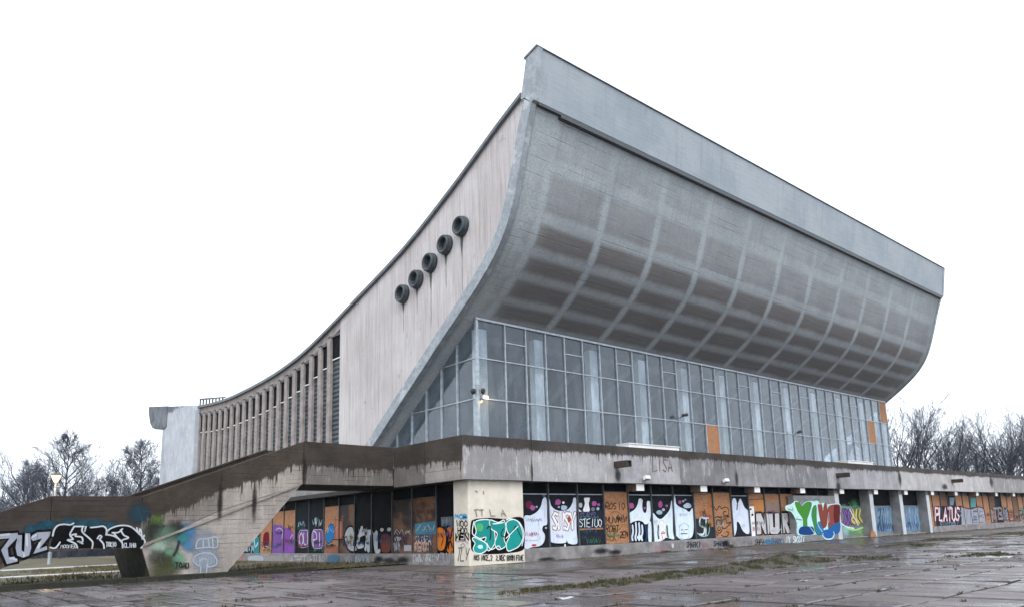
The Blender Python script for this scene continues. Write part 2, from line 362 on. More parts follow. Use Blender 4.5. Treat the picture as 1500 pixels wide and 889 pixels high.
MAT = dict(
    parapet=weathered('parapet_concrete', (.37, .36, .362), (.032, .027, .024), .50, .16, (.52, .505, .505), .55),
    parapet_grey=weathered('grimy_parapet_concrete', (.265, .26, .268), (.032, .027, .024), .46, .20, (.39, .38, .39), .7),
    parapet_pale=weathered('pale_parapet_concrete', (.36, .345, .34), (.036, .030, .027), .42, .16, (.50, .485, .48), .5),
    rear=weathered('rear_render', (.40, .43, .465), (.10, .108, .125), .5, .45, (.50, .53, .56), .35),
    parapet_old=weathered('stained_concrete', (.215, .195, .178), (.028, .022, .018), 1.12, .34, (.30, .275, .25), .6, .22),
    stair=weathered('board_marked_concrete', (.245, .215, .19), (.030, .023, .018), .95, .34, (.36, .325, .285), .5, .20),
    stair_dark=weathered('soaked_concrete', (.075, .062, .053), (.030, .024, .020), 1.9, .2, (.095, .08, .07), .5, .20),
    pylon=weathered('pylon_concrete', (.27, .24, .215), (.06, .05, .04), -2., .1, (.37, .335, .30), .5, .20),
    plinth=simple('plinth_render', (.20, .19, .19), .8, .35, 1.4, bump=.01),
    grey_wall=simple('grey_render', (.17, .175, .18), .85, .25, 1.2, bump=.01),
    cream=simple('cream_render', (.60, .55, .47), .8, .14, .8, bump=.008),
    white=simple('white_paint', (.74, .74, .73), .6, .08, 3.),
    beam_side=simple('brown_concrete', (.17, .125, .10), .85, .3, 2.),
    dark=simple('dark_opening', (.004, .005, .007), .7, .3, 2., spec=.08),
    teal_dark=simple('dark_teal_board', (.009, .012, .016), .7, .3, 2., spec=.1),
    osb=M_osb(), osb_dark=M_osb('dark_chipboard', .40), osb_sooty_shade=M_osb('sooty_shaded_chipboard', .62, True),  # second one plain darker; third mixes fire soot and undercroft shade
    frame=simple('aluminium', (.36, .40, .44), .45, .25, 4., metal=.4),
    frame_dark=simple('dark_steel', (.05, .058, .066), .5, .3, 4.),
    deck=simple('deck_concrete', (.22, .215, .21), .8, .3, 1.),
    fascia=None, zinc=M_metal_strip(),
    roof=simple('roof_felt', (.15, .165, .185), .8, .2, 2.),
    pilaster=simple('pilaster_render', (.275, .245, .235), .9, .25, 1.5, bump=.01),
    endwall=simple('pale_blue_render', (.45, .485, .52), .85, .15, .6, bump=.01),
    endstain=simple('stained_grey_render', (.13, .14, .16), .8, .5, .8),
    ring=simple('blue_grey_cast_iron', (.045, .055, .065), .6, .3, 5.),
    rust=simple('rusted_pipe', (.045, .033, .027), .75, .4, 6.),
    earth=M_earth(), slab=M_pave('wet_slab', (.080, .066, .068), (.145, .124, .126), .5, .10),
    slab_far=M_pave('wet_slab_rest', (.080, .066, .068), (.145, .124, .126), .5, .10, True),
    joint=simple('joint_soil', (.020, .016, .011), .85, .4, 3.),
    kerb=simple('mossy_kerb', (.018, .018, .012), .85, .5, 2., bump=.02),
    bark=simple('bark', (.045, .042, .048), .9, .3, 3.), twig=simple('hazed_twigs', (.050, .056, .080), .9, .2, 3.),  # blue of the distant haze is put into the twig colour
    moss=M_turf(),
    lamp_glow=emit('lamp_glow', (1, .50, .17), 3.2), spot_glow=emit('spot_glow', (1, .72, .36), 9),
    black=simple('black_plastic', (.02, .02, .022), .4, .2, 5.),
)
def M_fascia():
    t = NT('fascia_concrete'); x, y, z = t.sep(t.P())
    st = t.noise(t.n('CombineXYZ', {0: t.ma('MULTIPLY', x, .5), 1: t.ma('MULTIPLY', z, 9.)}), 1.2, 6, .75)
    run = t.noise(t.n('CombineXYZ', {0: t.ma('MULTIPLY', x, 2.), 1: t.ma('MULTIPLY', z, .15)}), 1.5, 5, .7)
    big = t.noise(t.P(), .22, 4, .6)
    c = t.mix(t.ramp(big, .3, .7), (.27, .315, .355), (.36, .40, .44))
    c = t.mix(t.ramp(st, .4, .75, 0, .45), c, (.20, .215, .225))
    c = t.mix(t.ramp(run, .5, .8, 0, .5), c, (.17, .185, .20))
    return t.done(t.bsdf(c, .7, t.bump(st, .015), **{'Specular IOR Level': .35}))
MAT['fascia'] = M_fascia()
def M_corrugated():
    t = NT('corrugated_cladding'); x, y, z = t.sep(t.P())
    rib = t.ma('SINE', t.ma('MULTIPLY', z, 2*math.pi/.32))
    nz = t.noise(t.P(), 1.5, 5, .7)
    c = t.mix(t.ramp(nz, .3, .7), (.030, .041, .050), (.060, .076, .088))
    hole = t.ramp(t.noise(t.map(t.P(), (1, 1.3, 1)), 1.6, 1, .4), .70, .73)
    c = t.mix(hole, c, (.01, .012, .014))
    return t.done(t.bsdf(c, .55, t.bump(rib, .05, .8)))
MAT['corr'] = M_corrugated()
MAT['column'] = simple('white_plaster', (.86, .87, .88), .7, .05, 2.)
MAT['soot_shade'] = simple('sooty_shaded_soffit', (.035, .032, .032), .85, .4, 1.2)  # underside colour holds the undercroft's shade as well as soot

# ================================================================ ground
b = MB()
NG = 40
b.add([(-1500, -1500, 0), (1500, -1500, 0), (1500, 1500, 0), (-1500, 1500, 0)], [(0, 1, 2, 3)])
ground = tag(b.build('ground', MAT['earth']), kind='structure')

# paving of 1.5 m slabs, laid on the axes of the building
pav = MB()
pav.add([(-40, -34, .004), (100, -34, .004), (100, -7.6, .004), (-3.4, -7.6, .004), (-3.4, 4.9, .004), (-40, 4.9, .004)], [(0, 1, 2, 3, 4, 5)])
pavement = tag(pav.build('pavement', MAT['joint']), kind='structure')
S, SX = 1.5, .75
cells = []
rs = random.Random(3)
for i in range(-52, 132):
    for j in range(-22, 4):
        x, y = i*SX+.55, j*S-.25
        if y > -8.2 and x > -4.3: continue
        if y > 4.0: continue
        if y > -10.5 and x > -4.3 and rs.random() < .4: continue     # broken edge, earth and turf have taken the rest
        d = Vector((x, y, 0))-CAM
        dep = d.dot(FWD)
        if dep < 4: continue
        u = PX+F*d.dot(RIGHT)/dep; v = PY+F*d.dot(DOWN)/dep
        if u < -250 or u > 1900 or v > 1150: continue
        infr = -40 < u < 1540 and v < 905
        cells.append((dep if infr else dep+60, x, y))
cells.sort()
me_s = []
for k in range(6):
    q = MB(); e = .03+.015*rs.random(); h = S/2-e; hx = SX/2-e; bv = .022
    cr = [(-hx+rs.uniform(0, .03), -h+rs.uniform(0, .03)), (hx-rs.uniform(0, .03), -h+rs.uniform(0, .03)),
          (hx-rs.uniform(0, .03), h-rs.uniform(0, .03)), (-hx+rs.uniform(0, .03), h-rs.uniform(0, .03))]
    vs = [(x, y, -.03) for x, y in cr]+[(x, y, .035) for x, y in cr]+[(x*(1-bv/h), y*(1-bv/h), .05) for x, y in cr]
    q.add(vs, [(8, 9, 10, 11)]+[(a, (a+1) % 4, 4+(a+1) % 4, 4+a) for a in range(4)]+[(4+a, 4+(a+1) % 4, 8+(a+1) % 4, 8+a) for a in range(4)])
    me_s.append(q.mesh('paving_slab', MAT['slab']))
rest = MB()
for n, (dp, x, y) in enumerate(cells):
    tilt = (rs.gauss(0, .009), rs.gauss(0, .012)); dz = rs.uniform(-.016, .016)
    if n < 300:
        obj('paving_slab', me_s[n % 6], pavement, (x, y, dz), (tilt[0], tilt[1], rs.choice((0, 2))*math.pi/2+rs.gauss(0, .008)))
    else:
        h = S/2-.045
        vs = []
        for zz, hh in ((-.03, h), (.05, h-.008)):
            for sx, sy in ((-1, -1), (1, -1), (1, 1), (-1, 1)):
                vs.append((x+sx*(hh-.375), y+sy*hh, zz+dz+(sx*tilt[1]+sy*tilt[0])*h))
        rest.add(vs, [(4, 5, 6, 7), (0, 1, 5, 4), (1, 2, 6, 5), (2, 3, 7, 6), (3, 0, 4, 7)])
ro = rest.build('paving_slabs', MAT['slab_far'], pavement, normals=False); ro['kind'] = 'stuff'

# mossy kerb between plaza and the yard under the stair
kb = MB()
for a in range(12):
    kb.box(-34.9+a*2.5, -34.9+a*2.5+2.485, 4.95, 5.25, -.05, .20+random.uniform(-.012, .012))
kerb = tag(kb.build('kerb', MAT['kerb'], bevel=.02), kind='structure')
yard = MB(); yard.add([(-60, 5.2, .06), (.02, 5.2, .06), (.02, 80, .06), (-60, 80, .06)], [(0, 1, 2, 3)])
def M_yard():
    t = NT('winter_grass'); n1 = t.noise(t.P(), .35, 5, .65); n2 = t.noise(t.P(), 5, 6, .75); x, y, z = t.sep(t.P())
    c = t.mix(t.ramp(n1, .35, .65), (.045, .043, .022), (.11, .092, .042))
    c = t.mix(t.ramp(n2, .35, .7, 0, .6), c, (.040, .034, .020))
    return t.done(t.bsdf(c, .85, t.bump(n2, .06)))
MAT['yard'] = M_yard()
tag(yard.build('grass_yard', MAT['yard']), kind='structure')
for k, (y0, y1, x0, x1) in enumerate(((17.0, 18.6, -40, -6.5), (30.5, 33.5, -50, -2))):
    pb = MB(); pb.box(x0, x1, y0, y1, .02, .085)
    tag(pb.build('path', simple('pale_wet_path', (.34, .34, .34), .35, .3, 1.)), kind='structure')

# ================================================================ terrace with its lower storey
ter = empty('raised_terrace', (0, 0, 0), 'long concrete terrace with stained parapet over a graffiti covered lower storey', 'terrace')
ZB, ZT, ZD = 3.85, 5.88, 4.85
XE = 96.
# deck and core
boxo('deck', MAT['deck'], ter, .25, XE, .25, 62, 4.1, ZD)
boxo('deck', MAT['soot_shade'], ter, .02, XE, .02, 61.9, 3.86, 4.097)
core = MB(); core.box(.75, XE, 3.4, 60, 0, 3.857); core.box(.75, 35.4, .75, 3.4, 0, 3.857); core.box(54.0, XE, .75, 3.4, 0, 3.857)
core.build('lower_wall', MAT['grey_wall'], ter)
uvx = lambda top: (lambda c: (c[0]+c[1]*.37, top-c[2]))
# parapet pieces, each about 6 m with an open joint
PP = []
js = [-.52, 3.70, 9.62, 15.6, 21.6, 27.7, 33.8, 39.9, 47.04, 53.1, 59.2, 65.3, 71.4, 77.5, 83.6, 89.7, XE]
for a, c in zip(js, js[1:]):
    off = random.uniform(-.012, .012)
    b = MB(); n = max(2, int((c-a)/1.2))
    for i in range(1): b.box(a+.012, c-.012, -.30+off, -.02+off, ZB+random.uniform(-.01, .01), ZT)
    PP.append(b.build('parapet_panel', MAT['parapet' if a < 9 else 'parapet_grey' if a < 40 else 'parapet_pale'], ter, uvf=uvx(ZT), bevel=.018))
jy = [-.29, 2.75, 5.58]
for a, c in zip(jy, jy[1:]):
    b = MB(); b.box(-.52, -.24, a+.01, c-.01, ZB, ZT); b.build('parapet_panel', MAT['parapet_old'], ter, uvf=uvx(ZT), bevel=.018)
# corner pier
b = MB(); b.prism([(0.05, 0), (3.31, 0), (3.31, 1.17), (0, 1.17), (0, .05)], 2, -.05, 3.86)
pier = b.build('corner_pier', MAT['cream'], ter, bevel=.015)
# plinths
pl_f = boxo('plinth', MAT['plinth'], ter, 3.312, 29.045, .02, .76, -.05, .60, .02)
pl_r = boxo('plinth', MAT['plinth'], ter, 54.1, XE, .02, .76, -.05, .55, .02)
pl_l = boxo('plinth', MAT['plinth'], ter, .02, .76, 1.172, 58, -.05, .52, .02)
# beam ends
for k in range(14):
    x = 11.66+6.06*k
    if x > XE: break
    boxo('beam', MAT['beam_side'], ter, x, x+.66, -.13, .76, 3.47, 3.858)
    boxo('beam_end', MAT['white'], ter, x-.004, x+.664, -.16, -.131, 3.466, 3.846)
# drain spouts: box pipes sticking out of the parapet
def spout(x, z):
    b = MB(); L, w_, h = .95, .20, .17; y1 = -.28; y0 = y1-L; t_ = .03
    b.box(x-w_, x+w_, y0, y1, z-h, z-h+t_); b.box(x-w_, x+w_, y0, y1, z+h-t_, z+h)
    b.box(x-w_, x-w_+t_, y0, y1, z-h+t_, z+h-t_); b.box(x+w_-t_, x+w_, y0, y1, z-h+t_, z+h-t_)
    b.build('drain_spout', MAT['rust'], ter, bevel=.008)
    b = MB(); b.box(x-w_+t_, x+w_-t_, y0+.1, y0+.12, z-h+t_, z+h-t_); b.build('spout_liner', MAT['black'], ter)
for x in (9.9, 35.4, 59.4, 84.0): spout(x, 4.84)

# ---- infill panels
PAN = {}
def panel(key, x0, x1, z0, z1, m, y=.60):
    o = boxo('panel', m, ter, x0+.03, x1-.03, y, y+.05, z0, z1, .004); PAN[key] = o; return o
edges = [3.45, 5.50, 7.62, 9.65, 11.70, 13.74, 15.80, 17.85, 19.90, 21.95, 24.0, 26.05, 28.1, 30.12, 31.85, 33.6, 35.22]
for i, x in enumerate(edges):
    boxo('mullion', MAT['frame_dark'], ter, x-.035, x+.035, .50, .68, .60, 3.857)
kinds = 'ddd' 'o' 'ddd' 'o' 'O' 'd' 'ooo' 'ddd'
for i, k in enumerate(kinds):
    x0, x1 = edges[i], edges[i+1]
    top = {'O': 3.47, 'o': 3.42}.get(k, 3.25)
    panel(i, x0, x1, .61, top, {'d': MAT['teal_dark'], 'o': MAT['osb'], 'O': MAT['osb'], 'g': MAT['grey_wall']}[k])
    if top < 3.4:
        boxo('transom', MAT['frame'], ter, x0+.04, x1-.04, .57, .63, 3.26, 3.30)
    boxo('pane', MAT['dark'], ter, x0+.04, x1-.04, .63, .66, top+.06, 3.85)
PAN['wall'] = boxo('painted_wall', MAT['grey_wall'], ter, 29.05, 35.262, .007, .49, .0, 3.30, .01)
# recessed bays with piers between
piers = [35.27, 41.32, 47.2, 53.2]
for x in piers:
    boxo('bay_pier', MAT['grey_wall'], ter, x, x+.64, .03, 3.398, -.03, 3.857, .015)
    boxo('pier_face', MAT['endwall'], ter, x-.004, x+.644, .004, .029, 0, 3.467)
for k, (a, c) in enumerate(zip(piers, piers[1:])):
    PAN['bay%d' % k] = boxo('bay_wall', MAT['grey_wall'], ter, a+.65, c-.01, .82, .90, .1, 2.55)
    boxo('pane', MAT['dark'], ter, a+.65, c-.01, .85, .89, 2.56, 3.85)
    boxo('sill', MAT['plinth'], ter, a+.65, c-.01, .3, .91, .0, .098)
# boarded bays to the right
rr = random.Random(5)
x = 54.05; i = 0
while x < 95:
    x1 = x+2.02; k = (i*3) % 7
    m = [MAT['osb'], MAT['osb'], MAT['teal_dark'], MAT['osb'], MAT['osb_dark'], MAT['osb'], MAT['osb_dark']][k]
    panel('r%d' % i, x, x1, .56, 3.5, m, .60+rr.uniform(0, .03))
    boxo('mullion', MAT['frame_dark'], ter, x-.03, x+.03, .54, .68, .56, 3.857)
    x = x1; i += 1
# left flank panels under the terrace
ly = [1.2, 3.39, 5.59, 7.5, 9.65, 11.56, 13.44, 15.35, 17.39, 19.37, 21.15, 23.02, 25.1, 27.1, 29.1, 31.1, 33.1]
lk = 'dbBddbottooottdd'
for i, k in enumerate(lk):
    a, c = ly[i], ly[i+1]
    z1 = 3.3 if k in 'oObB' else 3.82
    m = {'d': MAT['dark'], 'o': MAT['osb'], 'O': MAT['osb_dark'], 't': MAT['teal_dark'], 'b': MAT['osb_sooty_shade'], 'B': MAT['osb_sooty_shade']}[k]  # black and sooty boards carry the landing's shade in their colour
    PAN['l%d' % i] = boxo('panel', m, ter, .60, .65, a+.03, c-.03, .53, z1, .004)
    boxo('mullion', MAT['frame_dark'], ter, .54, .68, c-.03, c+.03, .53, 3.857)
    if z1 < 3.5: boxo('pane', MAT['dark'], ter, .63, .66, a+.04, c-.04, 3.32, 3.85)

# ================================================================ concert hall
hall = empty('concert_hall', (29.6, 30, ZD), 'huge concrete hall with upswept curved roof, scooped front and glazed foyer', 'building')
XL, XR = 2.6, 56.8
prof = [(-2.42, 22.62), (-2.05, 21.7), (-1.72, 20.7), (-1.40, 19.7), (-1.08, 18.75), (-.70, 17.75), (-.25, 16.85), (.35, 16.02), (1.0, 15.35),
        (1.75, 14.72), (2.7, 14.02), (4.0, 13.14), (5.4, 12.22), (7.0, 11.12), (8.7, 9.95), (10.4, 8.78), (13.0, 6.98), (16.2, 4.80)]
def smooth(pts, n=4):
    out = []
    P = [pts[0]]+list(pts)+[pts[-1]]
    for i in range(1, len(P)-2):
        for k in range(n):
            t = k/n; q = []
            for a, b_, c, d in zip(P[i-1], P[i], P[i+1], P[i+2]):
                q.append(.5*((2*b_)+(-a+c)*t+(2*a-5*b_+4*c-d)*t*t+(-a+3*b_-3*c+d)*t**3))
            out.append(tuple(q))
    return out+[tuple(pts[-1])]
prof = smooth(prof, 3)
arc = [0]
for a, c in zip(prof, prof[1:]): arc.append(arc[-1]+math.hypot(c[0]-a[0], c[1]-a[1]))
def on_shell(u, v):
    """ray from the photo to the curved front: metres along the front and down the curve"""
    d = ray(u, v); best = None
    for i in range(len(prof)-1):
        (y0, z0), (y1, z1) = prof[i], prof[i+1]
        # (CAM.y + t dy, CAM.z + t dz) on the segment
        A = d.y*(z1-z0)-d.z*(y1-y0)
        if abs(A) < 1e-9: continue
        t = ((y0-CAM.y)*(z1-z0)-(z0-CAM.z)*(y1-y0))/A
        k = (CAM.z+t*d.z-z0)/(z1-z0) if abs(z1-z0) > 1e-6 else -1
        if -1e-6 <= k <= 1+1e-6 and t > 0 and (best is None or t < best[0]):
            best = (t, CAM.x+t*d.x, arc[i]+k*(arc[i+1]-arc[i]))
    return best[1:] if best else None
rib_px = [(790, 340), (871.6, 347), (952, 376.5), (1020.7, 397), (1077.8, 414.5), (1132, 436.6), (1179, 449), (1219.7, 464), (1260, 479), (1292, 492), (1320, 505)]
band_px = [[(1143, 377), (1050, 345)], [(811.6, 332.6), (943, 364.8), (1089.5, 420)], [(797, 376.5), (902, 403)], [(797, 414.5), (899, 438)], [(767.7, 443.8), (870, 470)]]
RIBS = [on_shell(*q)[0] for q in rib_px]
BANDS = [sum(on_shell(*q)[1] for q in L)/len(L) for L in band_px]
print('RIBS', [round(q, 2) for q in RIBS], 'BANDS', [round(q, 2) for q in BANDS], 'arc', round(arc[-1], 2))
# the ribs are evenly spaced: least squares through the sighted ones
nr = len(RIBS); mi = (nr-1)/2; mr = sum(RIBS)/nr
stp = sum((i-mi)*(q-mr) for i, q in enumerate(RIBS))/sum((i-mi)**2 for i in range(nr))
ribs = [(mr+(i-mi)*stp, 1.) for i in range(nr)]
bands = [(q, k) for q, k in zip(BANDS, (2.4, 1.9, 1., .9, .8))]+[(BANDS[-1]+1.5*k, .7) for k in (1, 2)]
MAT['shell'] = M_shell(ribs, bands)
b = MB(); nx = 12
for i in range(nx+1):
    x = XL+(XR-XL)*i/nx
    for (y, z), s_ in zip(prof, arc): b.v.append((x, y, z)); b.uv.append((x, s_))
n = len(prof)
for i in range(nx):
    for j in range(n-1): b.f.append((i*n+j, i*n+j+1, (i+1)*n+j+1, (i+1)*n+j)); b.m.append(0)
shell = b.build('curved_front', MAT['shell'], hall, smooth=True, normals=False)
sd = shell.modifiers.new('thickness', 'SOLIDIFY'); sd.thickness = .45; sd.offset = 1 if False else -1
# roof profile along the flank (Y, Z)
roofp = smooth([(-1.62, 23.55), (.4, 22.68), (2.2, 21.82), (4.78, 20.62), (9.63, 18.66), (15.75, 16.90), (19.27, 15.90), (23.65, 14.85), (28.6, 14.2), (34.74, 13.87), (40.0, 13.86), (46.1, 14.28), (51, 14.92), (56.5, 15.65), (61.0, 16.25)], 3)
b = MB(); rp = roofp; lo = [(y, z-.22) for y, z in rp]
b.prism(rp+lo[::-1], 0, XL-.05, XR+.05)
b.build('roof', MAT['roof'], hall)
# fascia upstand above the scoop
b = MB(); b.prism([(-3.02, 25.40), (-2.60, 22.66), (-2.28, 22.60), (-1.60, 23.2), (-2.10, 25.18)], 0, XL-.02, XR+.02)
fas = b.build('fascia', MAT['fascia'], hall, bevel=.03)
b = MB(); b.prism([(-3.10, 25.39), (-3.03, 25.50), (-2.05, 25.28), (-2.05, 25.16)], 0, XL-.1, XR+.1)
b.build('coping', MAT['roof'], fas)
b = MB(); b.box(XL+.32, XL+1.9, -2.58, -2.3, 22.54, 22.645); b.box(XL+1.9, XR-.32, -2.585, -2.3, 22.40, 22.645); b.build('shadow_strip', MAT['frame_dark'], fas)  # dark strip put in for the shadow gap under the fascia
# edge strips at both flanks, following scoop and upstand
outer = [(-3.0, 25.42)]+[(-2.58, 22.66)]+prof
def offs(pts, d):
    out = []
    for i, p in enumerate(pts):
        a = Vector(pts[max(i-1, 0)]); c = Vector(pts[min(i+1, len(pts)-1)]); t = (c-a).normalized()
        out.append((p[0]-t.y*d, p[1]+t.x*d))
    return out
inner = offs(outer, .62)
inner[0] = (-2.15, 25.2); inner[1] = (-1.80, 23.1)
for k, (xa, xb) in enumerate(((XL-.06, XL+.30), (XR-.30, XR+.06))):
    b = MB(); n = len(outer)
    o2 = offs(outer, -.05); o2[0] = (-3.08, 25.44)
    vs = [(xa, *p) for p in o2]+[(xa, *p) for p in inner]+[(xb, *p) for p in o2]+[(xb, *p) for p in inner]
    fs = []
    for i in range(n-1):
        fs += [(i, i+1, n+i+1, n+i), (2*n+i, 3*n+i, 3*n+i+1, 2*n+i+1), (i, 2*n+i, 2*n+i+1, i+1), (n+i, n+i+1, 3*n+i+1, 3*n+i)]
    fs += [(0, n, 3*n, 2*n), (n-1, 3*n-1, 4*n-1, 2*n-1)]
    b.add(vs, fs); b.build('edge_strip', MAT['zinc'], hall)
# flank walls
def roofz(y):
    for (y0, z0), (y1, z1) in zip(rp, rp[1:]):
        if y0 <= y <= y1: return z0+(z1-z0)*(y-y0)/(y1-y0)
    return rp[-1][1]
rings = [(3.87, 18.09), (5.38, 17.49), (6.90, 16.88), (8.34, 16.28), (9.84, 15.79)]
MAT['side'] = M_sidewall([(y-.04, z-.42, L) for (y, z), L in zip(rings, (3.6, 2.1, 3.4, 1.7, 2.0))])
WX = XL+.16
inr = offs(prof, .55)
up = [(y, z) for y, z in rp if y < 17.8]
poly = up+[(17.8, roofz(17.8)), (17.8, ZD+.003), (16.9, ZD+.003)]+[p for p in inr[::-1] if p[1] > ZD+.1 and p[1] < 22.9]
poly = [(y, z-.2) if z > 13 and (y, z) in up else (y, z) for y, z in poly]
for xa, xb in ((WX, WX+.5), (XR-.66, XR-.16)):
    b = MB(); b.prism(poly, 0, xa, xb); b.build('flank_wall', MAT['side'], hall)
# pierced flank: pilasters, slots, small windows
YS = [17.82]+[19.10+1.4*i for i in range(20)]
py = [19.10+1.396*i for i in range(20)]
b = MB(); bot = ZD+.003
hd = [(17.82+.5*k, roofz(17.82+.5*k)-.2) for k in range(56)]
b.prism(hd+[(hd[-1][0], bot), (17.82, bot)], 0, WX+.17, WX+.5); b.build('recess_wall', MAT['corr'], hall)
hb = [(y, z) for y, z in hd]; hl = [(y, z-.62) for y, z in hd]
b = MB(); b.prism(hb+hl[::-1], 0, WX, WX+.165); b.build('eaves_band', MAT['pilaster'], hall)
prev = 17.82
for i, y in enumerate(py):
    z1 = roofz(y)-.78
    w_ = .50
    b = MB(); b.prism([(y, bot), (y+w_, bot), (y+w_, z1+.0), (y, z1)], 0, WX-.05, WX+.165)
    b.build('pilaster', MAT['pilaster'], hall, bevel=.01)
    b = MB(); b.box(WX-.09, WX+.165, y-.05, y+w_*.75, z1+.002, z1+.07); b.build('pilaster_top_shade', MAT['frame_dark'], hall)  # dark strip for the shading at the pilaster top
    # window high in the slot before this pilaster
    ym = (prev+y)/2; zt = roofz(ym)-1.0; wh = 1.55
    fr = MB(); x0 = WX+.06
    fr.box(x0, x0+.1, prev+.06, y-.06, zt-wh-.07, zt-wh); fr.box(x0+.06, x0+.1, prev+.06, prev+.10, zt-wh, zt)
    wn = fr.build('window', MAT['white'], hall)
    boxo('pane', MAT['dark'], wn, x0+.05, x0+.08, prev+.10, y-.02, zt-wh, zt)
    boxo('window_head', MAT['frame_dark'], wn, WX+.01, x0+.10, prev+.02, y-.02, zt+.001, zt+.22)
    prev = y+w_
# rear block with the small backward scoop
re = [(45.7, roofz(45.7)+.02), (51, roofz(51)+.02), (55.6, roofz(55.6)+.02), (61.0, 16.25), (60.85, 15.4), (60.3, 14.5), (59.4, 13.85), (58.4, 13.5), (55.9, 13.15), (55.9, bot), (45.7, bot)]
b = MB(); b.prism([(y, z) for y, z in re if y <= 56], 0, WX-.42, WX+.6)
b.build('rear_wall', MAT['rear'], hall, uvf=lambda c: (c[1], 15.3-c[2]), bevel=.02)
b = MB(); b.prism([(54.4, roofz(54.4)+.06)]+[(55.9, roofz(55.9)+.06), (61.05, 16.32), (60.9, 15.4), (60.3, 14.45), (59.4, 13.8), (58.2, 13.45), (55.2, 13.12), (54.4, 13.3)], 0, WX-.52, WX+1.2)
b.build('rear_scoop', MAT['endstain'], hall, bevel=.03)
b = MB(); b.prism([(60.95, 16.2), (60.8, 15.4), (60.2, 14.45), (59.3, 13.8), (58.1, 13.45), (55.92, 13.1), (55.92, bot), (55.6, bot), (55.6, 15.0)], 0, WX+.61, XR-.2)
b.build('back_wall', MAT['endwall'], hall)
b = MB(); b.box(XR-.7, XR-.2, 17.8, 55.9, bot, 13.4); b.build('flank_wall', MAT['side'], hall)
# rail on the rear roof edge
b = MB(); 
rl_ = lambda y: roofz(45.7)+.52-(45.7-y)*.12
b.prism([(39.0, rl_(39.0)), (45.7, rl_(45.7)), (45.7, rl_(45.7)+.16), (39.0, rl_(39.0)+.10)], 0, WX-.1, WX)
for k in range(8):
    y = 45.65-k*.85; b.box(WX-.1, WX, y-.14, y, roofz(y)-.02, rl_(y-.14))
b.build('roof_rail', MAT['frame_dark'], hall)
# cast rings on the flank
for y, z in rings:
    b = MB(); x = WX
    b.lathe([(.58, .02), (.58, -.14), (.55, -.19), (.54, -.32), (.50, -.38), (.43, -.38), (.37, -.33), (.32, -.06), (0.001, -.05)], (x, y-.16, z), 0, 28)
    b.build('cast_ring', MAT['ring'], hall, smooth=False)

# ---- glazing
GY, GX, GR = 4.0, 3.77, 56.25
ZG = [ZD+.003, 8.63, 10.88, 13.10]
gz = boxo('glazing', MAT['frame'], hall, GX-.09, GX+.09, GY-.09, GY+.09, ZD+.003, 13.0, .01)       # corner post that carries the rest
mx_ = [GX+.02, 5.76]+[5.76+(GR-5.76)/32*i for i in range(1, 33)]
for i, x in enumerate(mx_[1:]):
    boxo('mullion', MAT['frame'], gz, x-.035, x+.035, GY-.10, GY+.06, ZG[0], 13.06)
for z in ZG[1:3]: boxo('glazing_bar', MAT['frame'], gz, GX, GR, GY-.075, GY+.04, z-.03, z+.03)
boxo('head_rail', MAT['frame'], gz, GX-.1, GR+.04, GY-.12, GY+.10, 13.02, 13.14)
GL = [M_glass('pane_glass_a', .20, (.87, .91, .945), 0), M_glass('pane_glass_b', .26, (.89, .925, .95), 31), M_glass('pane_glass_c', .16, (.90, .935, .96), 77)]
rg = random.Random(11)
def pane(x0, x1, z0, z1, m=None):
    q = MB(); hx, hz = (x1-x0)/2, (z1-z0)/2
    q.box(-hx, hx, -.006, .006, -hz, hz)
    me = q.mesh('pane', m or rg.choice(GL))
    return obj('pane', me, gz, ((x0+x1)/2, GY, (z0+z1)/2), (rg.gauss(0, .004), 0, rg.gauss(0, .004)))
for i in range(len(mx_)-1):
    a, c = mx_[i]+.036, mx_[i+1]-.036
    for r in range(3):
        z0, z1 = ZG[r]+.031, ZG[r+1]-(.031 if r < 2 else .085)
        m = None; nm = 'pane'
        board = (i, r) in ((13, 0), (30, 1), (32, 2)) 
        if board:
            o = boxo('board', MAT['osb'], gz, a, c, GY-.06, GY-.02, z0, z1); continue
        if r == 2 and i % 3 == 1 and i < 31:
            boxo('glazing_bar', MAT['frame'], gz, a, c, GY-.07, GY+.03, 11.97, 12.03)
            pane(a, c, z0, 11.969); pane(a, c, 12.031, z1)
        else: pane(a, c, z0, z1)
# flank glazing under the scoop
def shellz(y):
    for (y0, z0), (y1, z1) in zip(prof, prof[1:]):
        if y0 <= y <= y1: return z0+(z1-z0)*(y-y0)/(y1-y0)
    return prof[-1][1]
gy = [4.0, 5.75, 7.3, 8.85, 10.42, 12.1, 13.7, 15.2]
for y in gy[1:]: boxo('mullion', MAT['frame'], gz, GX-.10, GX+.05, y-.035, y+.035, ZG[0], shellz(y)-.02)
for z in ZG[1:3]:
    ye = max(y for y in [4+.05*k for k in range(240)] if shellz(y) > z)
    boxo('glazing_bar', MAT['frame'], gz, GX-.075, GX+.04, GY+.1, ye, z-.03, z+.03)
for y0, y1 in zip(gy, gy[1:]):
    for r in range(3):
        z0, z1 = ZG[r]+.031, ZG[r+1]-.031
        a, c = y0+.036, y1-.036
        if shellz(a)-.02 <= z0+.05: continue
        pts = [(a, z0)]
        zc = shellz(c)-.02
        if zc > z0: pts.append((c, z0))
        else: pts.append((max(y for y in [a+(c-a)*k/40 for k in range(41)] if shellz(y)-.02 > z0), z0))
        if zc > z0: pts.append((c, min(z1, zc)))
        if shellz(a)-.02 > z1 and zc < z1: pts.append((max(y for y in [a+(c-a)*k/40 for k in range(41)] if shellz(y)-.02 > z1), z1))
        pts.append((a, min(z1, shellz(a)-.02)))
        q = MB(); q.prism(pts, 0, GX-.006, GX+.006); q.build('pane', GL[2], gz)
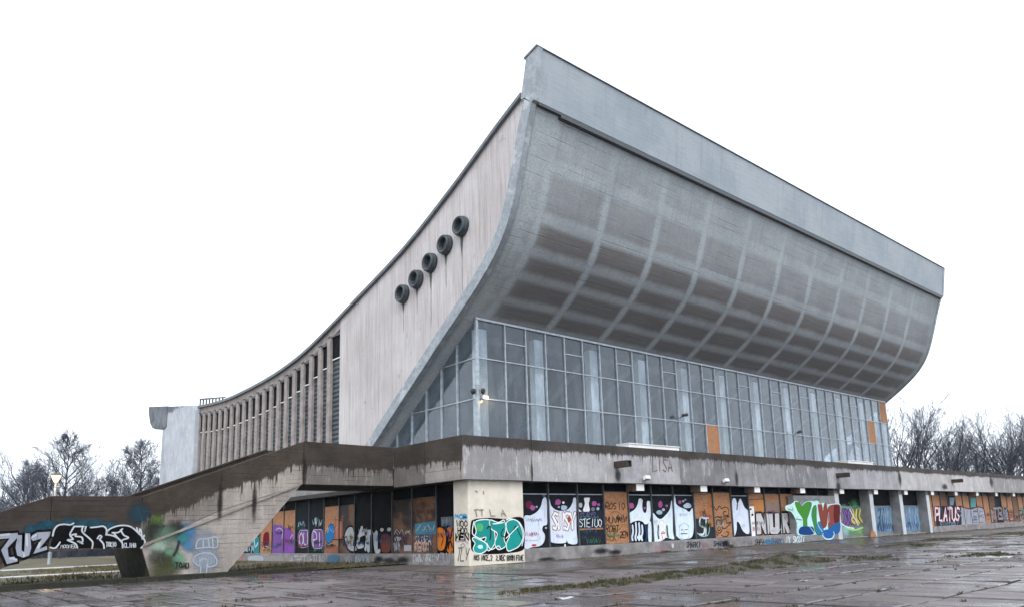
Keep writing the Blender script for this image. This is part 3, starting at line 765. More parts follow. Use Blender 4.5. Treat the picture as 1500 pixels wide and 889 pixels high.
# east flank glazing, closing the foyer
b = MB(); b.prism([(GY+.1, ZD+.003), (15.6, ZD+.003), (GY+.1, 12.9)], 0, GR-.05, GR-.04); b.build('pane', GL[0], gz)
# white columns behind the glass
for k in range(-1, 11):
    x = 8.62+4.752*k if k >= 0 else 4.33
    y = 4.45
    boxo('column', MAT['column'], hall, x-.35, x+.35, y-.25, y+.25, ZD+.003, shellz(y+.3)-.02, .03)
# raking stair beams in the foyer, seen through the panes
for k in range(10):
    x = 6.6+4.752*k
    b = MB(); b.prism([(x, ZD+.01), (x+.30, ZD+.01), (x+3.9, 8.9), (x+3.6, 8.9)], 1, 6.3, 6.6); b.build('raking_beam', MAT['frame_dark'], hall)
# ================================================================ staircase
stair = empty('concrete_staircase', (-9, 7.5, 0), 'board-marked concrete staircase on a splayed pylon climbing to the terrace', 'staircase')
YA, YB = 5.60, 10.1
UVS = lambda top: (lambda c: (c[0], top(c[0])-c[2]))
def topz(x):
    P = [(-24, .2), (-19.0, 1.98), (-15.33, 3.36), (-12.21, 3.36), (-5.36, 5.96), (-.4, 5.90)]
    for (x0, z0), (x1, z1) in zip(P, P[1:]):
        if x0 <= x <= x1: return z0+(z1-z0)*(x-x0)/(x1-x0)
    return .2
segs = [  # polygons in X,Z : name, material, outline
    ('parapet', 'parapet_old', [(-5.36, 3.95), (-.53, 3.93), (-.53, 5.90), (-5.36, 5.96)]),
    ('parapet', 'stair', [(-9.1, 2.78), (-5.375, 3.96), (-5.375, 5.955), (-9.1, 4.54)]),
    ('parapet', 'stair', [(-12.21, 1.42), (-9.11, 2.775), (-9.11, 4.536), (-12.21, 3.36)]),
    ('parapet', 'stair_dark', [(-15.33, 1.30), (-12.22, 1.32), (-12.22, 3.36), (-15.33, 3.36)]),
    ('parapet', 'stair_dark', [(-20.4, -.02), (-18.8, -.02), (-15.34, 1.30), (-15.34, 3.355), (-20.4, 1.44)]),
]
def sub(poly, step=.8):        # add points along the long edges so that the UV ramp follows the slope
    out = []
    for a, c in zip(poly, poly[1:]+poly[:1]):
        n = max(1, int(math.hypot(c[0]-a[0], c[1]-a[1])/step))
        out += [(a[0]+(c[0]-a[0])*k/n, a[1]+(c[1]-a[1])*k/n) for k in range(n)]
    return out
SG = []
for nm, m, poly in segs:
    for ya, yb in ((YA, YA+.28), (YB-.28, YB)):
        b = MB(); b.prism(poly, 1, ya, yb)
        o = b.build('parapet', MAT[m], stair, uvf=UVS(topz), bevel=.015)
        if ya == YA: SG.append(o)
# coping ledge on the inner parapet, landings, flights
b = MB(); b.prism([(-12.21, 3.37), (-9.1, 4.55), (-5.4, 5.96), (-5.4, 6.03), (-9.1, 4.62), (-12.21, 3.44)], 1, YB-.36, YB+.06)
b.build('handrail', MAT['stair_dark'], stair)
slab = MB(); slab.prism([(-5.4, 3.97), (.2, 3.95), (.2, 4.85), (-5.0, 4.85)], 1, YA+.29, YB-.29); slab.build('landing', MAT['soot_shade'], stair)
slab = MB(); slab.prism([(-15.4, 1.36), (-12.2, 1.36), (-12.0, 1.9), (-15.2, 1.9)], 1, YA+.29, YB-.29); slab.build('landing', MAT['stair_dark'], stair)
def flight(x0, z0, x1, z1, nst):
    b = MB(); pts = [(x0, z0-.3)]
    for i in range(nst):
        xa = x0+(x1-x0)*i/nst; xb = x0+(x1-x0)*(i+1)/nst; zb = z0+(z1-z0)*(i+1)/nst
        pts += [(xa, zb), (xb, zb)]
    pts += [(x1, z1-.45)]
    b.prism(pts, 1, YA+.295, YB-.295); b.build('steps', MAT['stair_dark'], stair)
flight(-12.1, 1.9, -5.2, 4.84, 18)
flight(-20.3, .02, -15.25, 1.88, 12)
# pylon
b = MB(); b.prism([(-11.70, .0), (-8.86, .0), (-5.46, 3.93), (-9.1, 2.77), (-12.16, 1.43)], 1, YA+.03, YB-.03)
pyl = b.build('pylon', MAT['pylon'], stair, uvf=lambda c: (c[0], 4-c[2]))
b = MB(); b.add([(-11.715, YA+.04, .02), (-12.175, YA+.04, 1.31), (-12.175, YB-.04, 1.31), (-11.715, YB-.04, .02)], [(0, 1, 2, 3)])
b.build('black_side', simple('side_black', (.012, .012, .013), .5, .3, 2.), pyl)  # black sheet over the pylon's left side
# raised strut line on the pylon face
b = MB(); b.prism([(-12.1, 1.36), (-12.1, 1.47), (-5.5, 4.0), (-5.5, 3.90)], 1, YA-.05, YA+.02); b.build('rib', MAT['stair'], stair, uvf=lambda c: (c[0], 3))

# ================================================================ graffiti: paint strokes traced from the photo onto the surfaces
def cat(pts, closed=False, n=5):
    P = list(pts)
    P = ([P[-1]]+P+P[:2]) if closed else ([P[0]]+P+[P[-1]])
    out = []
    for i in range(1, len(P)-2):
        for k in range(n):
            t = k/n
            out.append(tuple(.5*((2*b_)+(-a+c)*t+(2*a-5*b_+4*c-d)*t*t+(-a+3*b_-3*c+d)*t**3) for a, b_, c, d in zip(P[i-1], P[i], P[i+1], P[i+2])))
    if not closed: out.append(tuple(pts[-1]))
    return out
class Graf:
    """one piece of spray painting on a plane: crop = (ox, oy, scale) of the traced picture, plane = (axis, value)"""
    def __init__(s, crop, ax, val): s.c = crop; s.ax = ax; s.val = val; s.b = MB(); s.mats = []; s.k = 0
    def mi(s, c):
        m = paint(c)
        if m not in s.mats: s.mats.append(m)
        return s.mats.index(m)
    def w(s, p):
        h = hit(s.c[0]+p[0]/s.c[2], s.c[1]+p[1]/s.c[2], s.ax, s.val); q = list(h); q.pop(s.ax); return q
    def lift(s): s.k += 1; return s.val-.003-.0006*s.k
    def put(s, poly2, c):
        v = s.lift(); tri = tessellate_polygon([[Vector((p[0], p[1], 0)) for p in poly2]])
        def P(p): q = list(p); q.insert(s.ax, v); return q
        s.b.add([P(p) for p in poly2], [tuple(t) for t in tri], s.mi(c))
    def fill(s, pts, c, smooth_=True): s.put([s.w(p) for p in (cat(pts, True, 4) if smooth_ else pts)], c)
    def blob(s, x, y, r, c, ry=None):
        rn = random.Random(int(x*7+y)); ry = ry or r
        s.fill([(x+r*rn.uniform(.85, 1.12)*math.cos(a*math.pi/4), y+ry*rn.uniform(.85, 1.12)*math.sin(a*math.pi/4)) for a in range(8)], c)
    def ribbon(s, q, wd, c):
        q = [Vector(p) for p in q]; L, Rr = [], []
        for i, p in enumerate(q):
            t = q[min(i+1, len(q)-1)]-q[max(i-1, 0)]
            if t.length < 1e-6: t = Vector((1, 0))
            t.normalize(); nrm = Vector((-t.y, t.x))*wd/2
            L.append(p+nrm); Rr.append(p-nrm)
        a = (q[0]-q[1]).normalized()*wd*.4; z = (q[-1]-q[-2]).normalized()*wd*.4
        v = s.lift(); n = len(q)
        def P(p): k = [p.x, p.y]; k.insert(s.ax, v); return k
        vs = [P(p) for p in L]+[P(p) for p in Rr]+[P(q[0]+a), P(q[-1]+z)]
        fs = [(i, i+1, n+i+1, n+i) for i in range(n-1)]+[(0, n, 2*n), (n-1, 2*n+1, 2*n-1)]
        s.b.add(vs, fs, s.mi(c))
    def mist(s, x, y, r, c, parent, ry=None):
        """soft overspray round a traced point; r in metres"""
        p = s.w((x, y)); v = s.lift(); b = MB(); n = 16; ry = ry or r
        def P(q): k = list(q); k.insert(s.ax, v); return k
        b.add([P(p)]+[P((p[0]+r*math.cos(6.2832*i/n), p[1]+ry*math.sin(6.2832*i/n))) for i in range(n)], [(0, i+1, (i+1) % n+1) for i in range(n)],
              0, [(.0001, 0)]+[(math.cos(6.2832*i/n), math.sin(6.2832*i/n)) for i in range(n)])
        b.build('overspray', mist_mat(c), parent, normals=False)
    def line(s, pts, wd, c, curve=True, closed=False):
        pts = cat(pts, closed, 4) if curve and len(pts) > 2 else pts
        if closed: pts = pts+[pts[0]]
        s.ribbon([s.w(p) for p in pts], wd, c)
    def bubble(s, pts, c, oc=None, ow=.08, ic=None, iw=.03):
        """filled letter shape with an outer outline and an inner highlight line"""
        if oc: s.line(pts, ow*2, oc, closed=True)
        s.fill(pts, c)
        if ic: s.line(pts, iw, ic, closed=True)
    def text(s, word, box, wd, c, oc=None, ow=0., slant=0., jit=.06, seed=1, curve=False):
        x0, y0, x1, y1 = box; n = len(word); cw = (x1-x0)/n; rn = random.Random(seed)
        st = []
        for i, ch in enumerate(word):
            for pl in FONT.get(ch, []):
                st.append([(x0+cw*(i+.08+.84*px)+slant*(1-py)*(y1-y0)+rn.uniform(-jit, jit)*cw, y0+(y1-y0)*py+rn.uniform(-jit, jit)*(y1-y0)*.6) for px, py in pl])
        if oc:
            for q in st: s.line(q, wd+ow*2, oc, curve)
        for q in st: s.line(q, wd, c, curve)
    def scrib(s, box, wd, c, seed=1, n=6):
        """an illegible marker tag: joined-up zigzags and loops"""
        x0, y0, x1, y1 = box; rn = random.Random(seed); st = []; x = x0
        for i in range(n):
            w_ = (x1-x0)/n; pts = []
            for k in range(rn.randint(3, 5)):
                pts.append((x+w_*rn.uniform(-.1, 1.1), y0+(y1-y0)*(rn.uniform(0, .35) if k % 2 else rn.uniform(.6, 1))))
            s.line(pts, wd, c, rn.random() < .6); x += w_
    def done(s, parent, label=None):
        rn = random.Random(len(s.b.v)); up = 1      # runs of paint below the strokes
        if s.b.v:
            for q in range(3):
                p = list(rn.choice(s.b.v)); p.pop(s.ax); L_ = rn.uniform(.08, .3)
                zmin = min(v[2] for v in s.b.v); z1 = max(p[1]-L_, zmin)
                if p[1]-z1 > .03: s.ribbon([(p[0], p[1]), (p[0]+.004, (p[1]+z1)/2), (p[0], z1)], rn.uniform(.01, .018), rn.choice([BLK, (.2, .2, .22)]))
        o = s.b.build('graffiti', s.mats, parent, normals=False)
        if label: o['label'] = label
        return o
FONT = {
 'A': [[(0, 1), (.5, 0), (1, 1)], [(.2, .62), (.8, .62)]], 'B': [[(0, 1), (0, 0), (.8, .1), (.8, .4), (0, .5), (.95, .62), (.9, .95), (0, 1)]],
 'C': [[(1, .15), (.5, 0), (0, .4), (.1, .85), (.6, 1), (1, .85)]], 'D': [[(0, 1), (0, 0), (.8, .15), (1, .5), (.8, .88), (0, 1)]],
 'E': [[(1, 0), (0, .03), (0, .97), (1, 1)], [(0, .5), (.75, .48)]], 'F': [[(1, 0), (0, .03), (0, 1)], [(0, .48), (.8, .45)]],
 'G': [[(1, .15), (.5, 0), (0, .4), (.1, .85), (.6, 1), (1, .8), (1, .55), (.6, .55)]], 'H': [[(0, 0), (0, 1)], [(1, 0), (1, 1)], [(0, .5), (1, .48)]],
 'I': [[(.5, 0), (.5, 1)]], 'K': [[(0, 0), (0, 1)], [(1, 0), (.05, .55), (1, 1)]], 'L': [[(0, 0), (0, 1), (1, .97)]],
 'M': [[(0, 1), (.1, 0), (.5, .65), (.9, 0), (1, 1)]], 'N': [[(0, 1), (0, 0), (1, 1), (1, 0)]],
 'O': [[(.5, 0), (.05, .3), (.05, .7), (.5, 1), (.95, .7), (.95, .3), (.5, 0)]], 'P': [[(0, 1), (0, 0), (.85, .05), (.9, .45), (0, .55)]],
 'R': [[(0, 1), (0, 0), (.85, .05), (.9, .42), (.1, .52), (1, 1)]], 'S': [[(1, .1), (.4, 0), (0, .25), (.9, .7), (.6, 1), (0, .9)]],
 'T': [[(0, .02), (1, 0)], [(.5, 0), (.5, 1)]], 'U': [[(0, 0), (.02, .8), (.5, 1), (.98, .8), (1, 0)]], 'V': [[(0, 0), (.5, 1), (1, 0)]],
 'W': [[(0, 0), (.25, 1), (.5, .35), (.75, 1), (1, 0)]], 'Y': [[(0, 0), (.5, .5), (1, 0)], [(.5, .5), (.45, 1)]], 'Z': [[(0, .03), (1, 0), (0, 1), (1, .97)]],
 '2': [[(0, .2), (.5, 0), (.95, .3), (0, 1), (1, 1)]], ',': [[(.4, .9), (.3, 1.15)]], ' ': [],
}
WHT, LAV, BLK, PNK, BLU, TEAL, RED = (.74, .74, .76), (.60, .66, .78), (.012, .012, .016), (.36, .09, .27), (.33, .44, .55), (.02, .30, .29), (.42, .03, .03)
SIL, BRN, ORG, GRN, NAVY, SKY, PUR = (.42, .42, .45), (.14, .06, .03), (.55, .16, .02), (.05, .22, .03), (.01, .05, .18), (.05, .30, .55), (.19, .09, .34)
C3, C4, C5, C6 = (760, 690, 6.353), (900, 690, 6.353), (1040, 690, 6.353), (1150, 690, 6.353)
CP, CA, CB, CS, CT, CR = (640, 680, 5.556), (340, 700, 6.35), (500, 690, 5.928), (0, 720, 6.35), (150, 700, 5.557), (1300, 690, 7.5)
FP = (1, .60)
# the long white dripping piece on the dark panes
g = Graf(C3, *FP)
g.bubble([(46, 432), (110, 408), (170, 372), (205, 320), (222, 255), (250, 240), (262, 300), (262, 400), (262, 490), (228, 505), (218, 545), (242, 590), (235, 650), (200, 690), (120, 704), (52, 704)], LAV, BLK, .06)
g.blob(95, 310, 34, (.12, .02, .05)); g.blob(126, 335, 24, PNK); g.blob(165, 328, 10, BLU); g.blob(232, 222, 14, (.10, .12, .15)); g.blob(252, 525, 9, SIL)
g.scrib((60, 432, 215, 468), .022, (.16, .18, .26), 3, 9); g.scrib((60, 560, 180, 605), .022, (.45, .16, .24), 4, 8); g.scrib((60, 630, 170, 650), .015, (.5, .3, .4), 5, 7); g.blob(140, 685, 24, RED, 10)
g.done(PAN[0])
g = Graf(C3, *FP)
g.bubble([(284, 262), (302, 320), (350, 358), (420, 366), (470, 340), (498, 290), (508, 247), (530, 247), (534, 300), (536, 530), (545, 655), (515, 678), (462, 668), (446, 640), (436, 662), (380, 668), (312, 660), (290, 630), (288, 480)], LAV, BLK, .06)
g.blob(366, 282, 26, PNK); g.blob(420, 336, 30, BLU, 24); g.blob(414, 288, 11, WHT); g.blob(372, 330, 9, BLU); g.blob(345, 300, 8, PNK)
g.text('SNSY', (312, 385, 525, 535), .16, WHT, (.20, .08, .05), .05, 0, .05, 3); g.scrib((340, 580, 410, 620), .02, (.4, .2, .5), 6, 5)
g.blob(465, 445, 16, (.35, .05, .03), 26); g.blob(428, 690, 7, WHT, 16)
g.done(PAN[1])
g = Graf(C3, *FP)
g.fill([(606, 250), (632, 243), (660, 248), (650, 300), (658, 368), (598, 368), (614, 300)], WHT); g.fill([(550, 342), (552, 372), (585, 372)], LAV, False)
g.blob(575, 312, 18, SIL, 24); g.blob(700, 298, 24, PNK); g.blob(742, 308, 14, (.25, .10, .3)); g.blob(735, 345, 14, BLU); g.blob(690, 350, 18, (.15, .15, .2))
g.fill([(553, 376), (786, 366), (786, 525), (556, 528)], (.02, .022, .035), False); g.fill([(566, 530), (786, 522), (786, 538), (566, 546)], (.30, .15, .07), False)
g.text('SUREL', (562, 382, 740, 425), .03, (.16, .15, .32), None, 0, .1, .12, 5); g.text('STEIUO', (560, 440, 772, 515), .045, (.66, .72, .78), None, 0, 0, .1, 8)
g.fill([(560, 552), (788, 545), (788, 682), (562, 690)], (.016, .02, .028), False); g.scrib((580, 590, 770, 640), .01, (.06, .08, .10), 9, 10)
g.done(PAN[2])
g = Graf(C3, *FP)
for k, (bx_, w_, sd_) in enumerate((((802, 295, 985, 352), 'ROSIO', 1), ((805, 425, 940, 475), 'MUNY', 2), ((808, 500, 930, 560), 'ROBT', 3), ((815, 560, 905, 640), 'SEK', 4), ((935, 560, 1015, 612), 'ZEN', 5))):
    g.text(w_, bx_, .06, (.06, .03, .02) if k != 3 else (.12, .10, .03), None, 0, .05, .16, sd_, True)
g.line([(850, 385), (905, 370), (965, 412)], .03, BRN); g.line([(925, 395), (950, 470), (1000, 455)], .03, BRN); g.line([(870, 545), (930, 540), (968, 492)], .03, BRN); g.line([(800, 282), (980, 285)], .012, BRN, False)
g.done(PAN[3])
g = Graf(C4, *FP)
g.bubble([(136, 392), (190, 350), (215, 305), (225, 258), (245, 250), (262, 268), (258, 320), (268, 370), (288, 385), (300, 350), (302, 282), (320, 274), (335, 290), (338, 400), (325, 465), (300, 490), (262, 482), (225, 462), (180, 465), (150, 480), (136, 450)], (.66, .74, .80), BLK, .05)
g.blob(156, 318, 28, PNK); g.blob(282, 340, 11, PNK); g.bubble([(150, 500), (200, 460), (250, 462), (280, 500), (278, 640), (160, 645)], BLK)
for x, t_ in ((168, 500), (198, 475), (228, 478), (256, 500)): g.line([(x, t_), (x+5, 560), (x-4, 610), (x+2, 640)], .14, (.55, .62, .72))
g.blob(232, 612, 24, (.62, .68, .75)); g.fill([(312, 500), (340, 470), (345, 650), (318, 652)], (.60, .68, .74)); g.line([(286, 500), (300, 600), (290, 650)], .1, NAVY)
g.done(PAN[4])
g = Graf(C4, *FP)
g.bubble([(352, 392), (400, 430), (435, 440), (480, 400), (515, 350), (527, 280), (536, 280), (542, 400), (545, 560), (555, 630), (480, 615), (440, 645), (375, 650), (356, 600)], (.62, .72, .79), BLK, .05)
g.blob(428, 305, 20, PNK, 30); g.blob(486, 318, 12, (.3, .1, .3)); g.blob(420, 380, 28, BLU, 20); g.blob(455, 355, 14, SIL)
g.line([(408, 500), (405, 580), (412, 625)], .12, (.02, .06, .04)); g.line([(488, 505), (492, 570), (500, 610)], .14, (.02, .06, .04))
g.bubble([(412, 495), (432, 455), (462, 470), (482, 500), (470, 540), (482, 600), (445, 640), (420, 610), (422, 540)], WHT, (.05, .05, .06), .012)
g.line([(435, 575), (452, 560), (468, 575), (440, 580), (452, 635)], .05, RED); g.text('BY', (370, 450, 405, 480), .015, BLK)
g.done(PAN[5])
g = Graf(C4, *FP)
g.bubble([(556, 245), (566, 245), (575, 300), (610, 330), (660, 350), (695, 375), (725, 340), (732, 400), (738, 520), (725, 600), (690, 625), (620, 632), (580, 600), (558, 560)], (.62, .73, .84), BLK, .05)
g.blob(608, 285, 16, PNK); g.blob(680, 318, 36, (.40, .50, .60), 26); g.blob(640, 275, 10, SIL); g.blob(660, 262, 8, BLU)
g.line([(606, 500), (604, 600), (640, 628), (690, 610), (690, 500)], .02, (.05, .08, .14)); g.line([(606, 510), (650, 480), (690, 508)], .02, (.05, .08, .14))
g.line([(618, 545), (640, 540)], .04, BLK); g.line([(655, 542), (682, 540)], .04, BLK); g.line([(618, 578), (678, 578)], .05, BLK); g.line([(648, 545), (640, 562), (655, 562)], .015, BLK)
g.scrib((600, 380, 670, 420), .012, (.2, .25, .4), 12, 6)
g.done(PAN[6])
g = Graf(C4, *FP)
g.fill([(745, 440), (865, 430), (930, 520), (934, 632), (752, 632)], (.025, .03, .035), False); g.fill([(866, 240), (918, 230), (926, 515), (868, 515)], (.36, .15, .06), False)
g.text('5T', (770, 430, 880, 595), .13, (.50, .55, .58), BLK, .04, 0, .05, 3); g.line([(835, 430), (800, 430), (795, 500), (835, 520), (830, 580), (790, 585)], .13, (.55, .60, .62)); g.line([(770, 570), (810, 600), (870, 590), (885, 520)], .05, (.30, .55, .60))
g.text('FTA', (835, 290, 912, 340), .03, BRN, None, 0, -.2, .15, 6); g.scrib((800, 340, 860, 420), .03, BRN, 15, 4); g.line([(780, 215), (900, 205)], .03, BRN)
g.done(PAN[7])
g = Graf(C5, *FP)
for q in ([(38, 325), (60, 360), (85, 320), (105, 345)], [(105, 350), (140, 330), (170, 350), (172, 400), (140, 410), (120, 380), (150, 370)], [(38, 430), (80, 420), (110, 450), (118, 520), (95, 570), (60, 560), (42, 500), (45, 440)],
          [(60, 450), (100, 455), (98, 490), (60, 490), (60, 455)], [(70, 520), (90, 510), (95, 545), (72, 545), (70, 520)], [(120, 450), (150, 440), (155, 480), (190, 470)], [(110, 520), (140, 530), (180, 490), (195, 465)],
          [(105, 590), (130, 605), (160, 600), (178, 570), (150, 560)], [(60, 580), (75, 595)]):
    g.line(q, .075, (.06, .03, .02))
g.done(PAN[8])
g = Graf(C5, *FP)
g.bubble([(205, 275), (235, 250), (255, 300), (275, 255), (290, 262), (320, 330), (352, 365), (366, 420), (368, 560), (345, 580), (305, 550), (272, 480), (250, 470), (248, 540), (228, 600), (215, 590), (208, 480)], (.60, .66, .78), BLK, .06, None)
g.line([(255, 300), (250, 355)], .12, (.03, .03, .05)); g.text('MY', (295, 490, 330, 515), .02, BLK)
g.done(PAN[9])
# boards with the silver piece
g = Graf(C5, *FP)
g.fill([(366, 324), (408, 322), (424, 606), (386, 612)], WHT, False); g.blob(378, 350, 9, BLK); g.blob(394, 402, 11, BLK); g.line([(372, 470), (385, 500), (378, 540)], .015, SIL)
g.fill([(408, 262), (500, 262), (503, 366), (410, 372)], (.46, .20, .07), False); g.line([(352, 262), (500, 255)], .05, BRN, False)
g.fill([(420, 380), (500, 378), (506, 582), (428, 590)], (.10, .05, .03), False)
g.done(PAN[10])
g = Graf(C5, *FP)
g.fill([(512, 288), (646, 286), (648, 368), (512, 372)], (.24, .17, .15), False)
g.done(PAN[11])
g = Graf(C5, 1, .588)
O = dict(oc=BLK, ow=.075)
for pts in ([(428, 392), (472, 388), (508, 480), (508, 388), (545, 388), (552, 578), (512, 580), (470, 480), (478, 580), (436, 586)],
            [(548, 390), (582, 390), (588, 520), (605, 520), (604, 390), (642, 388), (648, 560), (628, 580), (570, 580), (556, 560)],
            [(660, 388), (720, 386), (728, 420), (728, 460), (715, 478), (755, 570), (718, 574), (690, 500), (696, 572), (662, 576)],
            [(738, 500), (762, 490), (782, 560), (758, 572)]):
    g.line(pts, .30, BLK, False, True)
for pts in ([(428, 392), (472, 388), (508, 480), (508, 388), (545, 388), (552, 578), (512, 580), (470, 480), (478, 580), (436, 586)],
            [(548, 390), (582, 390), (588, 520), (605, 520), (604, 390), (642, 388), (648, 560), (628, 580), (570, 580), (556, 560)],
            [(660, 388), (720, 386), (728, 420), (728, 460), (715, 478), (755, 570), (718, 574), (690, 500), (696, 572), (662, 576)],
            [(738, 500), (762, 490), (782, 560), (758, 572)]):
    g.fill(pts, (.50, .49, .51), False)
g.line([(692, 420), (700, 445)], .06, BLK, False)
g.done(PAN[12], 'silver block letters NUR with black outline')
# big green, red and blue piece
g = Graf(C6, 1, .004)
g.bubble([(5, 320), (60, 300), (90, 275), (120, 280), (150, 320), (190, 280), (240, 275), (300, 270), (330, 300), (350, 290), (385, 300), (400, 310), (505, 305), (512, 400), (505, 560), (450, 575), (300, 585), (120, 590), (110, 480), (60, 380), (10, 360)], (.45, .68, .66), None)
g.bubble([(92, 290), (125, 285), (155, 325), (195, 290), (245, 292), (235, 350), (205, 440), (205, 480), (205, 540), (170, 545), (165, 440), (120, 370)], GRN, BLK, .03)
g.fill([(140, 520), (205, 510), (262, 520), (262, 584), (136, 584)], NAVY); g.line([(112, 400), (150, 470), (110, 500)], .07, (.55, .72, .72)); g.line([(215, 500), (250, 540), (275, 580)], .05, (.5, .7, .75))
g.bubble([(260, 330), (290, 320), (292, 420), (300, 500), (340, 520), (345, 580), (290, 578), (260, 480), (245, 400)], (.04, .20, .06), BLK, .02)
g.fill([(295, 480), (350, 470), (355, 572), (300, 578)], (.02, .16, .34))
g.bubble([(305, 310), (335, 300), (352, 350), (370, 295), (388, 320), (392, 420), (385, 500), (350, 520), (325, 440)], (.20, .05, .035), BLK, .03); g.line([(350, 310), (352, 360)], .07, (.6, .5, .5))
g.bubble([(402, 330), (505, 312), (508, 420), (500, 540), (410, 545), (400, 450)], (.22, .055, .04), BLK, .02); g.fill([(455, 315), (503, 313), (503, 470), (455, 470)], (.10, .015, .02)); g.fill([(400, 530), (505, 470), (502, 570), (420, 575)], (.015, .10, .28))
g.line([(402, 380), (408, 460), (395, 470)], .07, (.35, .40, .50))
for q in ([(8, 325), (60, 305), (92, 278), (122, 282)], [(195, 282), (240, 276), (300, 300)], [(300, 300), (330, 300)], [(300, 330), (300, 480), (345, 560)], [(390, 310), (508, 305), (514, 380)]): g.line(q, .05, (.62, .75, .74))
g.fill([(360, 545), (445, 545), (440, 605), (400, 622), (365, 600)], (.02, .10, .34)); g.line([(345, 590), (375, 625), (430, 625), (455, 590), (450, 560)], .09, (.45, .75, .80)); g.scrib((130, 240, 320, 285), .04, (.10, .22, .24), 21, 8)
g.line([(20, 345), (70, 360), (62, 330)], .05, GRN); g.line([(100, 440), (155, 450)], .05, GRN)
g.done(PAN['wall'], 'large green, red and blue bubble letters with pale outline')
g = Graf(C6, 1, .82)
for x, y, c in ((560, 400, (.35, .45, .5)), (620, 520, (.12, .3, .14)), (690, 520, (.2, .4, .15)), (650, 350, (.06, .2, .1)), (560, 520, (.3, .5, .5)), (620, 430, (.3, .3, .4))): g.mist(x, y, 1.1, c, PAN['bay0'])
g.fill([(520, 340), (712, 338), (722, 500), (560, 520)], (.16, .16, .17))
for q, c in (([(540, 350), (560, 420), (545, 500)], PUR), ([(560, 360), (590, 430), (580, 500)], PUR), ([(600, 345), (590, 420), (620, 480)], PUR), ([(625, 350), (640, 400), (620, 450), (650, 480)], (.50, .46, .12)), ([(665, 350), (660, 430), (690, 480)], (.55, .50, .15)), ([(700, 350), (690, 420), (720, 470)], (.50, .46, .12))):
    g.line(q, .42, BLK); g.line(q, .28, c)
for q, c in (([(522, 330), (600, 338), (712, 345)], (.12, .35, .22)), ([(560, 520), (640, 545), (735, 515)], (.35, .55, .25)), ([(520, 480), (560, 510), (640, 530)], (.5, .7, .7)), ([(600, 350), (680, 500)], (.7, .68, .72)), ([(590, 290), (640, 340), (700, 320)], (.05, .12, .07))): g.line(q, .12, c)
g.done(PAN['bay0'], 'purple and yellow letters in green haze')
for crop, key, (x0, x1), sd_ in ((C6, 'bay1', (845, 1015), 4), (CR, 'bay2', (200, 365), 9)):
    g = Graf(crop, 1, .82); ya, yb = (330, 565) if crop is C6 else (380, 650)
    g.fill([(x0, ya), (x1-10, ya), (x1, yb), (x0+6, yb)], (.11, .19, .29), False)
    rn = random.Random(sd_)
    for k in range(9):
        xa = x0+(x1-x0)*(k+.5)/9; g.line([(xa+rn.uniform(-10, 10), ya+(yb-ya)*t_) for t_ in (.05, .3, .55, .8, .95)], .16, rn.choice(((.22, .34, .46), (.30, .42, .50), (.03, .05, .09), (.16, .26, .42))))
    g.scrib((x0+5, ya+(yb-ya)*.6, x1-15, yb-10), .05, (.03, .04, .10), sd_, 8); g.scrib((x0+5, ya+10, x1-15, ya+(yb-ya)*.5), .05, (.35, .46, .55), sd_+1, 8)
    g.done(PAN[key])
g = Graf(CR, 1, .588)
g.fill([(515, 380), (800, 375), (808, 585), (540, 600)], (.02, .02, .03), False); g.text('PLATUS', (522, 400, 795, 540), .26, (.66, .60, .64), (.20, .02, .05), .12, 0, .05, 4); g.text('JOINTERI', (545, 560, 780, 590), .07, (.2, .3, .42), None, 0, 0, .1, 3)
g.fill([(806, 385), (870, 400), (910, 415), (1000, 390), (1050, 400), (1080, 570), (815, 585)], (.30, .31, .36), False); g.text('WIEB', (820, 430, 1060, 560), .14, (.17, .18, .23), None, 0, 0, .08, 12); g.line([(790, 378), (900, 410), (1000, 388), (1060, 420), (1080, 520)], .12, (.10, .02, .04))
g.text('TBK', (1150, 400, 1320, 525), .26, (.26, .22, .24), (.03, .02, .03), .08, .02, .08, 5); g.fill([(675, 285), (735, 285), (722, 370), (682, 370)], (.20, .26, .32), False); g.fill([(908, 290), (970, 290), (965, 390), (912, 395)], (.10, .28, .28), False)
g.done(PAN['r1'])
# plinth tags
g = Graf(C4, 1, .02)
g.text('SHARKI', (665, 655, 800, 705), .085, (.04, .04, .06), None, 0, .05, .12, 5); g.text('REYL', (815, 665, 890, 710), .03, (.30, .10, .16), None, 0, 0, .12, 6); g.text('SHARKI', (922, 650, 1050, 695), .085, (.04, .04, .06), None, 0, 0, .1, 7)
g.text('ILLIK', (370, 690, 470, 745), .035, (.42, .14, .22), None, 0, -.1, .15, 8); g.blob(540, 690, 12, (.5, .5, .52), 22)
g.done(pl_f)
g = Graf(C5, 1, .02)
g.scrib((265, 640, 400, 685), .03, (.14, .15, .20), 31, 8); g.text('SHPA', (415, 632, 505, 680), .06, BLK, None, 0, .1, .14, 9); g.blob(540, 655, 34, (.05, .16, .28), 26); g.text('SHARKI', (565, 625, 690, 672), .09, (.05, .10, .18), None, 0, 0, .12, 10); g.text('NY SKOTI', (705, 605, 880, 660), .085, (.60, .70, .76), None, 0, 0, .14, 11)
g.done(pl_f)
